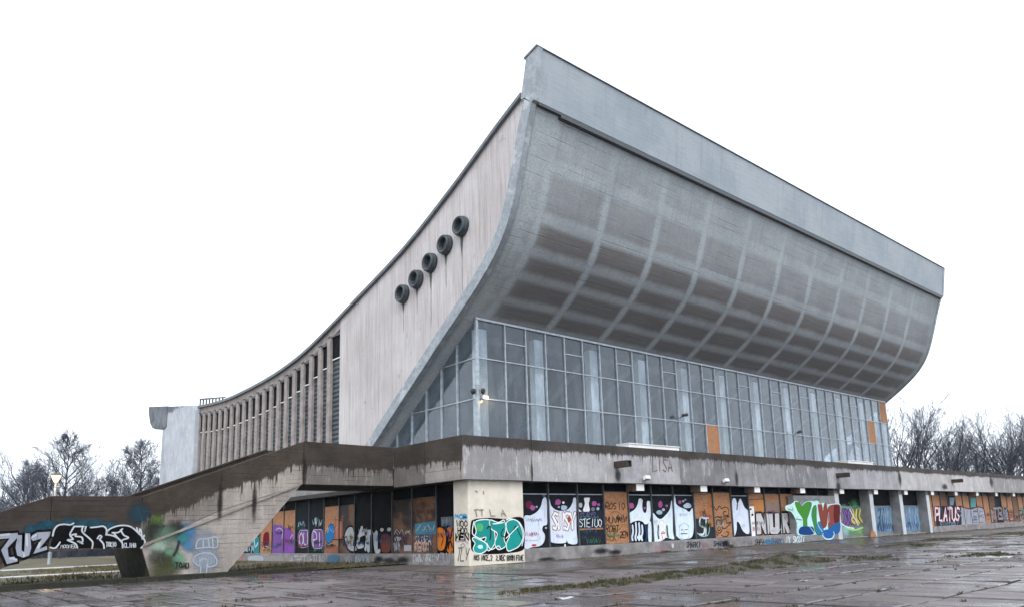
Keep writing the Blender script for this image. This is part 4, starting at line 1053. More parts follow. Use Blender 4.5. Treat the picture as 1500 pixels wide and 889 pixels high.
# cream corner pier
g = Graf(CP, 1, 0)
T1 = (.012, .235, .215)
g.fill([(275, 480), (300, 445), (420, 432), (560, 440), (640, 425), (690, 430), (712, 470), (714, 640), (690, 700), (560, 722), (420, 728), (320, 720), (280, 690), (275, 620), (268, 590)], BLK)
for pts, c in (([(310, 465), (400, 445), (455, 470), (470, 560), (470, 640), (420, 700), (385, 640), (400, 590), (350, 600), (310, 580), (320, 540)], T1),
            ([(300, 590), (345, 610), (400, 640), (405, 690), (360, 722), (310, 715), (295, 680), (310, 640), (290, 610)], (.016, .28, .27)),
            ([(430, 450), (500, 470), (545, 450), (560, 520), (545, 600), (560, 660), (500, 690), (470, 640), (490, 560), (440, 520)], T1),
            ([(565, 470), (620, 445), (665, 470), (695, 540), (698, 600), (670, 660), (620, 690), (575, 700), (565, 640), (590, 580), (570, 540)], (.012, .26, .24))):
    g.bubble(pts, c, BLK, .03, (.72, .78, .76), .045)
g.blob(352, 668, 22, (.45, .72, .76), 18); g.blob(350, 510, 30, (.08, .36, .15), 36); g.line([(590, 560), (625, 530), (640, 500), (670, 560), (690, 600)], .05, BLK); g.line([(405, 520), (430, 500), (438, 560), (430, 610)], .06, BLK); g.line([(540, 520), (520, 570), (555, 590)], .05, BLK)
for q in ([(300, 460), (288, 560), (345, 600), (400, 640)], [(405, 640), (440, 690), (500, 660), (520, 690)], [(560, 450), (600, 440), (670, 470), (708, 560), (690, 660)], [(455, 480), (480, 480), (540, 470)], [(560, 600), (600, 560), (640, 520), (660, 500)]): g.line(q, .045, (.75, .80, .78))
g.text('MKS NICE,2002,KEC BOOM FINE', (300, 736, 702, 778), .05, (.03, .03, .035), None, 0, 0, .1, 4); g.text('TT L A', (300, 365, 560, 418), .05, (.22, .20, .18), None, 0, -.1, .1, 6)
g.line([(310, 210), (325, 225)], .04, (.15, .13, .11)); g.line([(375, 215), (378, 240)], .04, (.15, .13, .11))
g.done(pier, 'teal bubble letters outlined in white and black')
g = Graf(CP, 0, 0)
g.text('MOB', (145, 405, 245, 440), .08, (.08, .34, .58), None, 0, 0, .1, 3, True); g.text('WOO', (160, 455, 250, 505), .06, BLK, None, 0, 0, .08, 4); g.text('HOO', (168, 512, 250, 560), .06, BLK, None, 0, 0, .08, 5)
g.text('MEN', (150, 560, 262, 615), .11, BLK, None, 0, 0, .1, 6); g.text('TLY', (160, 680, 255, 780), .05, (.10, .10, .11), None, 0, .15, .1, 7, True); g.line([(160, 630), (210, 615), (258, 640)], .04, (.35, .28, .36)); g.line([(195, 655), (215, 640), (228, 660), (210, 672), (195, 655)], .035, (.25, .2, .26))
g.done(pier)
# left flank
LP = (0, .60)
g = Graf(CB, *LP)
g.bubble([(832, 500), (870, 488), (900, 520), (908, 600), (890, 675), (845, 680), (830, 600)], ORG, BLK, .08); g.bubble([(918, 500), (968, 480), (968, 690), (920, 690), (935, 600)], (.50, .14, .02), BLK, .08)
g.line([(925, 510), (945, 590), (965, 500)], .1, BLK); g.line([(930, 670), (945, 600), (965, 660)], .1, BLK); g.line([(860, 540), (885, 580), (870, 640)], .06, BLK); g.fill([(865, 395), (968, 390), (968, 470), (868, 478)], (.10, .12, .14), False); g.scrib((870, 400, 965, 470), .04, (.22, .26, .3), 41, 5)
g.done(PAN['l0'])
g = Graf(CB, *LP)
g.fill([(735, 440), (820, 430), (822, 540), (738, 545)], (.05, .16, .22), False); g.fill([(640, 455), (735, 440), (735, 545), (640, 545)], (.06, .20, .28), False)
g.text('SKORA', (636, 560, 780, 630), .05, (.55, .50, .50), None, 0, 0, .15, 3); g.text('REND', (640, 620, 740, 690), .06, (.50, .20, .14), (.6, .55, .5), .02, 0, .1, 4); g.scrib((640, 315, 790, 375), .05, (.10, .05, .04), 45, 5)
g.done(PAN['l1'])
g = Graf(CB, *LP); g.fill([(545, 640), (612, 640), (612, 690), (545, 690)], (.38, .38, .44), False); g.scrib((470, 560, 620, 640), .05, (.20, .10, .10), 46, 6); g.done(PAN['l2'])
g = Graf(CB, *LP); g.fill([(345, 560), (400, 545), (430, 580), (420, 690), (350, 690)], (.16, .055, .04)); g.blob(352, 505, 16, (.5, .5, .5)); g.blob(415, 502, 18, (.45, .5, .5)); g.scrib((440, 600, 510, 690), .06, (.4, .4, .45), 47, 4); g.done(PAN['l3'])
g = Graf(CB, *LP); g.text('TI', (205, 525, 335, 690), .30, (.50, .52, .55), BLK, .05, 0, .03, 5); g.line([(285, 540), (300, 690), (335, 685)], .22, (.50, .52, .55)); g.done(PAN['l4'])
g = Graf(CB, *LP)
g.bubble([(30, 560), (60, 490), (100, 490), (110, 560), (100, 640), (125, 650), (130, 685), (85, 688), (50, 650)], (.45, .47, .48), BLK, .1); g.line([(180, 485), (140, 640), (190, 640)], .26, (.55, .57, .60)); g.line([(150, 560), (220, 540), (210, 680)], .22, (.55, .57, .60)); g.blob(85, 580, 12, (.35, .28, .2), 40)
g.done(PAN['l5'])
g = Graf(CA, *LP)
g.bubble([(872, 540), (905, 440), (935, 432), (950, 470), (940, 560), (900, 600), (875, 580)], (.02, .17, .42), (.02, .03, .06), .05); g.line([(960, 350), (962, 550)], .1, (.30, .12, .07)); g.line([(1025, 350), (1025, 560)], .1, (.30, .12, .07)); g.line([(950, 385), (1040, 385)], .05, (.25, .06, .05)); g.line([(995, 260), (995, 380)], .03, BLK)
g.fill([(970, 400), (1020, 400), (1020, 560), (970, 560)], (.45, .17, .11), False); g.fill([(865, 640), (985, 630), (985, 690), (870, 690)], (.30, .12, .07), False); g.line([(880, 610), (905, 650), (930, 610), (945, 650)], .05, BRN); g.line([(940, 570), (1050, 565)], .04, BLK)
g.done(PAN['l6'])
for key, boxx, wd in (('l7', ('PI', (740, 480, 840, 650)), 0), ('l8', ('OU', (615, 485, 708, 640)), 0)):
    g = Graf(CA, *LP); word, bx_ = boxx
    x0, y0, x1, y1 = bx_
    g.bubble([(x0, (y0+y1)/2), (x0+15, y0+5), ((x0+x1)/2, y0), (x1, y0+10), (x1, y1-20), ((x0+x1)/2+10, y1), (x0+20, y1-5)], (.16, .08, .26), (.60, .60, .66), .03)
    g.text(word, (x0+10, y0+20, x1-5, y1-20), .07, (.62, .62, .68), None, 0, 0, .06, 6, True)
    if key == 'l7': g.scrib((740, 345, 840, 450), .05, (.45, .58, .60), 51, 5)
    else: g.scrib((615, 390, 680, 455), .05, (.25, .40, .50), 52, 4)
    g.done(PAN[key])
g = Graf(CA, *LP); g.fill([(488, 470), (560, 490), (580, 560), (575, 700), (485, 700)], (.19, .07, .30)); g.line([(540, 560), (565, 520), (570, 570)], .05, (.55, .45, .6)); g.done(PAN['l9'])
g = Graf(CA, *LP); g.fill([(375, 450), (430, 435), (475, 465), (478, 700), (378, 700)], (.17, .08, .28)); g.line([(410, 480), (440, 462), (470, 490), (465, 560)], .06, (.5, .45, .6)); g.line([(380, 510), (375, 640)], .12, (.10, .03, .08)); g.done(PAN['l10'])
g = Graf(CA, *LP); g.fill([(295, 520), (340, 500), (345, 600), (315, 650), (290, 620)], (.13, .012, .02)); g.line([(308, 632), (335, 635)], .06, (.5, .4, .4)); g.done(PAN['l11'])
g = Graf(CA, *LP); g.fill([(185, 570), (215, 545), (255, 560), (250, 690), (200, 690)], (.02, .20, .22)); g.line([(205, 560), (215, 640), (240, 600)], .12, (.5, .65, .68)); g.scrib((100, 620, 200, 700), .1, (.35, .5, .55), 55, 4); g.done(PAN['l12'])
g = Graf(CA, 0, .02)
g.scrib((55, 715, 125, 765), .07, (.45, .20, .20), 60, 5); g.fill([(160, 725), (275, 720), (285, 770), (165, 775)], (.33, .37, .42)); g.fill([(290, 722), (480, 718), (482, 770), (295, 772)], (.26, .25, .25), False)
g.text('ATEFT', (540, 722, 690, 785), .05, (.50, .50, .50), None, 0, 0, .12, 3); g.text('ATUKV', (715, 718, 885, 780), .05, (.46, .46, .46), None, 0, 0, .12, 4); g.fill([(900, 720), (990, 715), (995, 775), (905, 780)], (.09, .17, .26)); g.text('SKY', (1050, 725, 1130, 790), .05, (.4, .43, .45), None, 0, 0, .12, 5)
g.done(pl_l)
g = Graf(CB, 0, .02)
g.fill([(118, 725), (240, 720), (242, 815), (120, 815)], (.25, .29, .33), False); g.scrib((125, 730, 235, 800), .05, (.5, .55, .58), 62, 6)
for k, s0 in enumerate((0, 1, 2)): g.scrib((620+k*80, 715, 710+k*80, 790), .055, (.52, .54, .56), 63+k, 5)
g.text('PLUN', (865, 705, 968, 790), .06, (.30, .31, .33), None, 0, 0, .12, 6)
g.done(pl_l)
# soot of an old fire and the landing's shade, misted onto the flank plinth
for x, y, r in ((330, 760, .7), (420, 770, .8), (540, 765, .8), (300, 800, .5), (480, 800, .6)):
    gp = Graf(CB, 0, .02); gp.k = 60+int(x/20); gp.mist(x, y, r, (.012, .012, .013), pl_l, .24)
# later tags sprayed over everything
rx = random.Random(77)
TAGC = [BLK, (.03, .03, .04), (.5, .5, .52), (.30, .05, .06), (.04, .12, .25), (.55, .56, .6), (.10, .05, .16), (.05, .18, .12)]
def overtag(key, y0, n):
    o = PAN[key]; vs = [v.co for v in o.data.vertices]; ax = 1 if str(key)[0] != 'l' else 0
    a0, a1 = min(v[1-ax] for v in vs)+.1, max(v[1-ax] for v in vs)-.1; z0 = min(v.z for v in vs); val = min(v[ax] for v in vs)
    g = Graf((0, 0, 1), ax, val); g.k = 60; g.w = lambda p: [p[0], p[1]]
    for q in range(n):
        w_ = rx.uniform(.45, .95)*(a1-a0); h = rx.uniform(.14, .42); x = rx.uniform(a0, a1-w_); z = z0+rx.uniform(.05, y0)
        g.scrib((x, z+h, x+w_, z), rx.uniform(.018, .045), rx.choice(TAGC), rx.randint(0, 9999), rx.randint(3, 7))
    g.done(o)
for i in range(16):
    if i not in (0, 1, 4, 5, 6, 9, 12, 13, 14, 15): overtag(i, 1.6, 3)
for i in range(13): overtag('l%d' % i, 1.5, 3)
for i in range(4, 19):
    overtag('r%d' % i, 1.4, 3)
# colour pieces on the far boards
for i in (4, 6, 7, 9, 11, 12, 14):
    o = PAN['r%d' % i]; x0 = min(v.co.x for v in o.data.vertices); g = Graf((0, 0, 1), 1, min(v.co.y for v in o.data.vertices)); g.w = lambda p: [p[0], p[1]]
    c = rx.choice([(.25, .26, .30), (.22, .06, .06), (.05, .12, .2), (.35, .33, .3)]); xa = x0+.15; zz = .6+rx.uniform(.05, .3); hh = rx.uniform(1., 1.5)
    g.bubble([(xa, zz+hh*.5), (xa+.1, zz+hh), (xa+.8, zz+hh*.92), (xa+1.6, zz+hh), (xa+1.7, zz+hh*.4), (xa+1.5, zz), (xa+.8, zz+.1), (xa+.15, zz)], c, BLK, .06)
    g.text(rx.choice(('SEK', 'ROK', 'TZB', 'NEO')), (xa+.15, zz+hh*.85, xa+1.6, zz+.15), .12, rx.choice([(.5, .5, .52), (.04, .04, .05), (.45, .2, .1)]), BLK, .04, 0, .08, i)
    g.done(o)
# staircase pieces
SP = (1, YA)
g = Graf(CS, *SP)
for pts in ([(-40, 395), (165, 380), (165, 420), (70, 520), (80, 600), (160, 620), (165, 645), (65, 670), (10, 540), (90, 430), (-40, 440)],
            [(160, 400), (205, 400), (200, 540), (225, 560), (235, 380), (280, 385), (290, 520), (270, 590), (215, 610), (160, 590), (145, 520)],
            [(300, 400), (350, 375), (470, 368), (460, 410), (365, 530), (435, 500), (440, 535), (310, 575), (345, 500), (390, 430), (305, 455), (285, 430)]):
    g.line(pts, .20, (.015, .015, .02), False, True); 
for pts in ([(-40, 395), (165, 380), (165, 420), (70, 520), (80, 600), (160, 620), (165, 645), (65, 670), (10, 540), (90, 430), (-40, 440)],
            [(160, 400), (205, 400), (200, 540), (225, 560), (235, 380), (280, 385), (290, 520), (270, 590), (215, 610), (160, 590), (145, 520)],
            [(300, 400), (350, 375), (470, 368), (460, 410), (365, 530), (435, 500), (440, 535), (310, 575), (345, 500), (390, 430), (305, 455), (285, 430)]):
    g.fill(pts, (.27, .29, .34), False)
for q in ([(0, 400), (90, 392)], [(215, 560), (222, 600)], [(355, 520), (370, 470)], [(120, 620), (150, 630)], [(300, 420), (340, 395)], [(90, 620), (130, 610)], [(245, 400), (252, 500)]): g.line(q, .07, (.42, .45, .50))
g.done(SG[4], 'silver letters RUZ with dark outline')
g = Graf(CS, *SP)
for q in ((300, 345), (400, 320), (450, 300), (640, 285), (780, 295), (890, 292), (1020, 315)): g.mist(*q, .42, (.02, .07, .10), SG[3], .26)
g.bubble([(470, 500), (490, 420), (500, 360), (530, 320), (590, 300), (660, 300), (690, 320), (790, 322), (900, 325), (960, 320), (985, 360), (1000, 395), (1040, 335), (1130, 310), (1220, 330), (1290, 390), (1335, 450), (1335, 490), (1305, 518), (1100, 518), (960, 525), (880, 520), (700, 525), (560, 520), (520, 515)], (.010, .010, .014), None)
W2 = (.46, .49, .52)
for q in ([(465, 515), (515, 520), (560, 465)], [(490, 410), (505, 350), (540, 310), (600, 300), (650, 305), (685, 290)], [(685, 320), (780, 320)], [(690, 320), (650, 395), (680, 440), (625, 445), (700, 480), (720, 520)], [(665, 400), (710, 390), (700, 410), (760, 420), (765, 465), (720, 455), (770, 480)],
          [(770, 320), (765, 370), (830, 430), (862, 470), (855, 525)], [(800, 320), (785, 370)], [(840, 330), (900, 325), (960, 318), (990, 350), (985, 400)], [(905, 435), (925, 405), (945, 415), (925, 440)], [(925, 440), (960, 480), (968, 525)],
          [(990, 400), (1000, 360), (1060, 325), (1140, 310), (1220, 325), (1290, 385), (1340, 440), (1345, 480), (1310, 522)], [(985, 395), (1060, 410), (1130, 460), (1140, 520)], [(1040, 378), (1100, 375), (1140, 340)], [(1120, 350), (1150, 400), (1195, 425), (1140, 445), (1130, 470)], [(1060, 385), (1080, 410), (1130, 465)],
          [(1270, 330), (1290, 390), (1300, 340)], [(1310, 350), (1325, 440), (1340, 400)]): g.line(q, .055, W2)
g.text('TOKIO', (985, 465, 1080, 510), .03, W2, None, 0, 0, .06, 3); g.text('CLIMB', (1150, 475, 1265, 515), .03, W2, None, 0, 0, .06, 4); g.text('MOONER', (560, 490, 710, 522), .025, (.4, .42, .45), None, 0, .1, .06, 5)
g.done(SG[3], 'black bubble letters with pale outline')
g = Graf(CT, 1, YA)
for x, y, r, c in ((690, 450, .62, (.05, .17, .33)), (715, 530, .5, (.06, .20, .36)), (650, 480, .4, (.05, .2, .22)), (440, 350, .42, (.07, .12, .03)), (400, 460, .6, (.06, .065, .05)), (590, 410, .5, (.03, .032, .03)), (430, 430, .5, (.03, .032, .03)),
                   (520, 470, .6, (.10, .17, .12)), (460, 560, .5, (.30, .40, .32)), (560, 620, .5, (.12, .22, .15)), (610, 670, .5, (.14, .30, .2)), (440, 640, .45, (.07, .07, .06)), (505, 690, .4, (.05, .05, .05)), (830, 520, .8, (.22, .24, .28)), (840, 660, .8, (.25, .29, .34)), (500, 760, .9, (.06, .065, .03)), (300, 290, .6, (.02, .05, .07))):
    g.mist(x, y, r, c, pyl if y > 470 else SG[2])
for q in ([(745, 640), (800, 610), (880, 610), (925, 650), (925, 700), (860, 720), (850, 660), (800, 660), (790, 710), (745, 680), (745, 640)], [(800, 660), (800, 770), (820, 785), (845, 770), (850, 665)], [(760, 560), (780, 500), (850, 490), (930, 480), (930, 560), (860, 560), (760, 570)], [(820, 500), (820, 560)], [(860, 490), (870, 560)], [(895, 490), (900, 560)]): g.line(q, .05, (.33, .38, .44))
for k in range(7): g.line([(760+k*25, 640), (765+k*24, 690)], .02, (.30, .35, .42))
g.text('TOAD', (592, 685, 705, 732), .05, (.02, .02, .022), None, 0, 0, .08, 3)
g.line([(575, 630), (600, 590), (625, 510)], .10, (.03, .03, .03)); g.line([(470, 640), (490, 720)], .05, (.05, .05, .05))
g.done(pyl)

# scorch marks, damp runs at the joints, a faded red tag on the parapet
g = Graf((0, 0, 1), 1, .02); g.k = 70
for x, y, r, ry in ((880, 806, .9, .22), (900, 808, .7, .2), (1063, 795, .6, .3), (1070, 800, .5, .25), (975, 808, .8, .15), (800, 818, .9, .12)): g.mist(x, y, r, (.012, .011, .010), pl_f, ry)
g = Graf((0, 0, 1), 1, -.315)
g.text('LISA', (956, 672, 985, 690), .05, (.14, .055, .05), None, 0, 0, .12, 3)
g.done(PP[2] if js[2] < g.w((956, 680))[0] < js[3] else PP[3])
for x, y, r, ry, k in ((1318, 700, .5, .9, 7), (1384, 712, 1.0, .4, 9), (1452, 705, .9, .9, 10), (905, 696, .35, .5, 2), (1228, 712, .5, .5, 6), (779, 690, .12, .8, 0), (1079, 700, .25, .7, 4)):
    g.mist(x, y, r, (.05, .048, .045), PP[k], ry)
g = Graf((0, 0, 1), 1, YA); g.k = 80
for x, y, r, ry, o in ((322, 735, .16, 1.1, SG[1]), (372, 735, .16, 1.2, SG[1]), (445, 690, .16, 1., SG[0])): g.mist(x, y, r, (.020, .016, .013), o, ry)
# ================================================================ things on and around the terrace
for k, (u, v, lab) in enumerate(((1064, 704, 'small white floodlight on the parapet above the white M graffiti'), (948, 700, 'small white floodlight on the parapet above the clawed graffiti'))):
    p = hit(u, v, 1, -.5); e = empty('wall_floodlight', p, lab, 'lamp', 'floodlights on the terrace parapet')
    b = MB(); b.tube([(p.x-.1, -.29, p.z+.05), (p.x-.1, -.42, p.z+.08), (p.x-.1, -.50, p.z+.02)], .025, 6); b.build('bracket', MAT['white'], e)
    b = MB(); b.prism([(-.68, p.z-.02), (-.46, p.z-.12), (-.42, p.z+.08), (-.62, p.z+.16)], 0, p.x-.3, p.x+.12); b.build('housing', MAT['white'], e, bevel=.015)
    boxo('lens', MAT['black'], e, p.x-.27, p.x+.09, -.60, -.50, p.z-.115, p.z-.09)
def gbox(name, label, cat_, parts, loc, group=None):
    e = empty(name, loc, label, cat_, group)
    for nm, m, dims in parts: boxo(nm, MAT[m], e, *dims)
    return e
for (xa, xb, zt, lab) in ((11.8, 16.5, 6.22, 'long white low box behind the parapet above the orange tagged board'), (38.9, 43.5, 6.22, 'thinner white low box behind the parapet above the recessed bays')):
    gbox('storage_box', lab, 'box', (('body', 'white', (xa, xb, .35, 1.25, ZD+.002, zt-.05)), ('lid', 'white', (xa-.04, xb+.04, .30, 1.30, zt-.049, zt))), ((xa+xb)/2*Vector((1, 0, 0))+Vector((0, .8, ZD))))
# two dome cameras and a lit lamp at the glazing corner
for k, (dx, dy, lab) in enumerate(((-.22, .1, 'dome security camera on the flank side of the glazed corner'), (.22, -.22, 'dome security camera on the front side of the glazed corner'))):
    x, y, z = GX+dx, GY+dy-.0, 9.02
    e = empty('security_camera', (x, y, z), lab, 'camera', 'dome cameras on the glazed corner')
    b = MB(); b.tube([(GX+(.0 if k else -.08), GY-(.09 if k else 0), z+.32), ((x+GX)/2, (y+GY)/2-.02, z+.36), (x, y, z+.30), (x, y, z+.1)], .025, 8); b.build('bracket', MAT['frame'], e)
    b = MB(); b.lathe([(.001, .12), (.10, .12), (.13, .04), (.13, -.05), (.10, -.14), (.05, -.19), (.001, -.20)], (x, y, z), 2, 16); b.build('dome', MAT['black'], e, smooth=True)
e = empty('floodlight', (GX+.35, GY-.25, 8.68), 'small lit floodlight below the dome cameras at the glazed corner', 'lamp')
boxo('housing', MAT['frame'], e, GX+.12, GX+.46, GY-.34, GY-.22, 8.56, 8.74, .01)
b = MB(); b.box(GX+.15, GX+.43, GY-.37, GY-.342, 8.59, 8.71); b.build('lens', MAT['spot_glow'], e)
b = MB(); b.tube([(GX+.1, GY-.08, 8.66), (GX+.25, GY-.22, 8.66)], .02, 6); b.build('arm', MAT['frame'], e)
L = bpy.data.objects.new('light', bpy.data.lights.new('light', 'POINT')); col.objects.link(L); L.data.energy = 10; L.data.color = (1, .72, .38); L.data.shadow_soft_size = .1
L.location = (GX+.6, GY-.5, 8.6); adopt(L, e)
def bullet(x, z, lab):
    e = empty('security_camera', (x, GY-.15, z), lab, 'camera', 'small cameras along the glass front')
    b = MB(); b.tube([(x, GY-.10, z-.1), (x, GY-.45, z)], .03, 6); b.build('bracket', MAT['black'], e)
    b = MB(); b.tube([(x-.16, GY-.50, z+.02), (x+.22, GY-.62, z+.09)], [.10, .12], 10); b.build('body', MAT['black'], e)
bullet(mx_[11], 8.95, 'small black camera on a mullion left of the low boarded pane'); bullet(mx_[21], 8.75, 'small black camera on a mullion right of the low boarded pane')
# loose board leaning in the recess
e = MB(); e.prism([(40.6, .02), (41.7, .02), (41.45, .42), (40.9, .55)], 1, -.055, -.003)
tag(e.build('loose_board', MAT['osb']), 'broken chipboard offcut leaning against the pier between recessed bays', 'board')
# ================================================================ bare trees
def tree_mesh(seed, H, leader, nlimb, low):
    """trunk mesh and crown mesh of one leafless tree, base at the origin"""
    rn = random.Random(seed); tr, cr = MB(), MB()
    WOB = (.035, .09, .12, .15, .17, .17)
    def rot(d, ang, az):
        a = d.orthogonal().normalized(); c = d.cross(a)
        return (d*math.cos(ang)+(a*math.cos(az)+c*math.sin(az))*math.sin(ang)).normalized()
    def grow(p, d, L, r, lev):
        n = (8, 6, 4, 3, 3)[lev]
        pts, rad = [p.copy()], [r]; dirs = [d.copy()]
        endr = r*((.07 if leader else .5) if lev == 0 else .25)
        for i in range(n):
            w_ = WOB[lev]
            d = (d+Vector((rn.gauss(0, w_), rn.gauss(0, w_), rn.gauss(0, w_*.6)+(.07 if lev == 1 else .04 if lev else 0)))).normalized()
            p = p+d*(L/n); pts.append(p.copy()); dirs.append(d.copy()); rad.append(max(r+(endr-r)*(i+1)/n, .014))
        (tr if lev < 2 else cr).tube(pts, rad, (8, 5, 4, 3, 3)[lev], cap=False)
        if lev == 4: return
        nb = (nlimb, 9, 6, 3)[lev] if leader else (nlimb, 7, 5, 4)[lev]
        for k in range(nb):
            f0 = low if lev == 0 else .12
            f = min(f0+(1-f0)*(k+rn.random())/nb, .999)
            if lev == 0 and not leader: f = .55+.449*f
            i = min(int(f*n), n-1); q = pts[i].lerp(pts[i+1], f*n-i)
            if lev == 0 and leader: ang = R(rn.uniform(48, 78)-22*f); cl = H*(.42*(1-f)**.7+.07)*rn.uniform(.7, 1.2)
            elif lev == 0: ang = R(rn.uniform(12, 46)); cl = H*rn.uniform(.48, .74)
            else: ang = R(rn.uniform(20, 46) if leader else rn.uniform(14, 36)); cl = L*(rn.uniform(.40, .66) if leader else rn.uniform(.42, .68))*(1.15-.5*f)
            grow(q, rot(dirs[i+1], ang, (k*2.4+rn.uniform(-.6, .6)) if lev == 0 else rn.uniform(0, 6.28)), max(cl, .5), max(rad[i]*rn.uniform(.45, .65) if lev else r*rn.uniform(.3, .5)*(1-.5*f*leader), .016), lev+1)
    grow(Vector((0, 0, -.1)), Vector((0, 0, 1)), H*(.95 if leader else .32), H*(.015 if leader else .021), 0)
    return tr.mesh('trunk', MAT['bark'], smooth=True, normals=False), cr.mesh('crown', MAT['twig'], normals=False)
PROTO = [tree_mesh(1, 20, True, 28, .18), tree_mesh(2, 18, False, 9, 0), tree_mesh(5, 18, False, 8, 0), tree_mesh(8, 17, True, 30, .12)]
HTS = [max(v.co.z for me in pr for v in me.vertices) for pr in PROTO]
print('tree tris', [len(a.polygons)*2+len(c.polygons)*2 for a, c in PROTO])
rt = random.Random(21)
def place_tree(u, D, vtop, k, label, group):
    """trunk in the direction of photo column u at distance D, crown top at photo row vtop"""
    d = ray(u, 760); d.z = 0; d.normalize(); p = CAM+d*D; p.z = 0
    # height from the row of the crown top
    dr = ray(u, vtop); t = D/math.hypot(dr.x, dr.y); top = CAM.z+dr.z*t
    s = top/HTS[k]*(1.08 if k in (1, 2) else 1.0)
    e = empty('bare_tree', (p.x, p.y, 0), label, 'tree', group)
    rz = rt.uniform(0, 6.28)
    for nm, me in zip(('trunk', 'crown'), PROTO[k]):
        o = bpy.data.objects.new(nm, me); col.objects.link(o); o.rotation_euler = (0, 0, rz); o.scale = (s*rt.uniform(.95, 1.1),)*2+(s,); o.parent = e
GL_, GR_ = 'bare trees beyond the staircase', 'bare trees beyond the terrace'
place_tree(92, 105, 622, 0, 'tallest bare tree with a straight central trunk, behind the lit street lamp', GL_)
place_tree(208, 112, 638, 3, 'dense bare tree close to the pale rear wall of the hall', GL_)
for u, D, v, k, lab in ((20, 150, 668, 3, 0), (52, 128, 656, 1, 0), (-25, 140, 690, 2, 0), (125, 150, 682, 2, 0), (150, 135, 690, 3, 0), (180, 128, 664, 1, 0), (228, 150, 672, 2, 0), (255, 160, 690, 1, 0), (-60, 120, 660, 1, 0), (70, 165, 680, 2, 0), (275, 130, 690, 1, 0)):
    place_tree(u, D, v, k, 'smaller bare tree in the thicket behind the staircase', GL_)
for u, D, v, k in ((1298, 150, 600, 1), (1325, 142, 584, 2), (1352, 138, 580, 1), (1385, 150, 606, 2), (1412, 165, 632, 1), (1440, 150, 620, 1), (1468, 155, 594, 2), (1500, 150, 596, 1), (1540, 160, 600, 2), (1580, 150, 610, 1), (1425, 200, 640, 2), (1490, 205, 640, 1)):
    place_tree(u, D, v, k, 'bare tree spreading its limbs close beside the glazed end of the hall' if u < 1360 and u > 1300 else 'bare many-stemmed tree rising above the far parapet of the terrace', GR_)
# undergrowth and a low wooded rise far off
b = MB(); rn = random.Random(4)
def twigbush(x, y, s):
    for k in range(60):
        a = rn.uniform(0, 6.28); h = s*rn.uniform(.5, 1.); q = Vector((x+rn.gauss(0, s*.5), y+rn.gauss(0, s*.5), 0))
        b.tube([q, q+Vector((math.cos(a)*h*.2, math.sin(a)*h*.2, h*.6)), q+Vector((math.cos(a)*h*.5, math.sin(a)*h*.5, h))], [.05, .035, .015], 3, cap=False)
for k in range(150):
    d = ray(rn.uniform(-120, 320), 760); d.z = 0; d.normalize(); p = CAM+d*rn.uniform(115, 175); twigbush(p.x, p.y, rn.uniform(2.5, 6))
for k in range(60):
    d = ray(rn.uniform(1280, 1620), 760); d.z = 0; d.normalize(); p = CAM+d*rn.uniform(165, 215); twigbush(p.x, p.y, rn.uniform(2.5, 5))
tag(b.build('undergrowth', MAT['twig'], normals=False), 'dense leafless thicket below the bare trees', 'thicket', kind='stuff')
b = MB()
for (a0, a1, D, hh) in ((R(78), R(150), 420, 26), (R(20), R(40), 520, 24)):
    n = 40; vs = []
    for i in range(n+1):
        a = a0+(a1-a0)*i/n; h = hh*(.75+.25*math.sin(i*.5)+.12*math.sin(i*1.7))*math.sin(math.pi*min(max(i/n, .02), .98))**.35
        for dd, zz in ((D-90, -1), (D-40, h*.6), (D, h), (D+120, -1)): vs.append((CAM.x+math.cos(a)*dd, CAM.y+math.sin(a)*dd, zz))
    b.add(vs, [(i*4+j, i*4+j+1, i*4+j+5, i*4+j+4) for i in range(n) for j in range(3)])
tag(b.build('hill', simple('wooded_hill', (.055, .055, .055), .95, .5, .12), smooth=True), kind='structure')

# ================================================================ street lamp, lit
lb = hit(72, 826, 2, .06)
e = empty('street_lamp', (lb.x, lb.y, .06), 'lit street lamp on a slim pale pole behind the staircase', 'street lamp')
hz = 7.0
dr = ray(82, 704); hz = CAM.z+dr.z*math.hypot(lb.x-CAM.x, lb.y-CAM.y)/math.hypot(dr.x, dr.y)
b = MB(); b.tube([(lb.x, lb.y, .0), (lb.x, lb.y, 1.0), (lb.x, lb.y, 1.02), (lb.x, lb.y, hz-.1)], [.15, .15, .10, .07], 10); b.build('pole', MAT['frame'], e, smooth=False)
b = MB(); b.lathe([(.06, -.12), (.16, -.02), (.34, .42), (.36, .46)], (lb.x, lb.y, hz), 2, 16); b.build('glass', MAT['lamp_glow'], e, smooth=True)
b = MB(); b.lathe([(.40, .46), (.40, .52), (.16, .66), (.001, .70)], (lb.x, lb.y, hz), 2, 16); b.lathe([(.001, .461), (.40, .46)], (lb.x, lb.y, hz), 2, 16); b.build('cap', MAT['frame_dark'], e)
L = bpy.data.objects.new('light', bpy.data.lights.new('light', 'POINT')); col.objects.link(L); L.data.energy = 120; L.data.color = (1, .66, .32); L.data.shadow_soft_size = .3
L.location = (lb.x, lb.y, hz-.5); adopt(L, e)

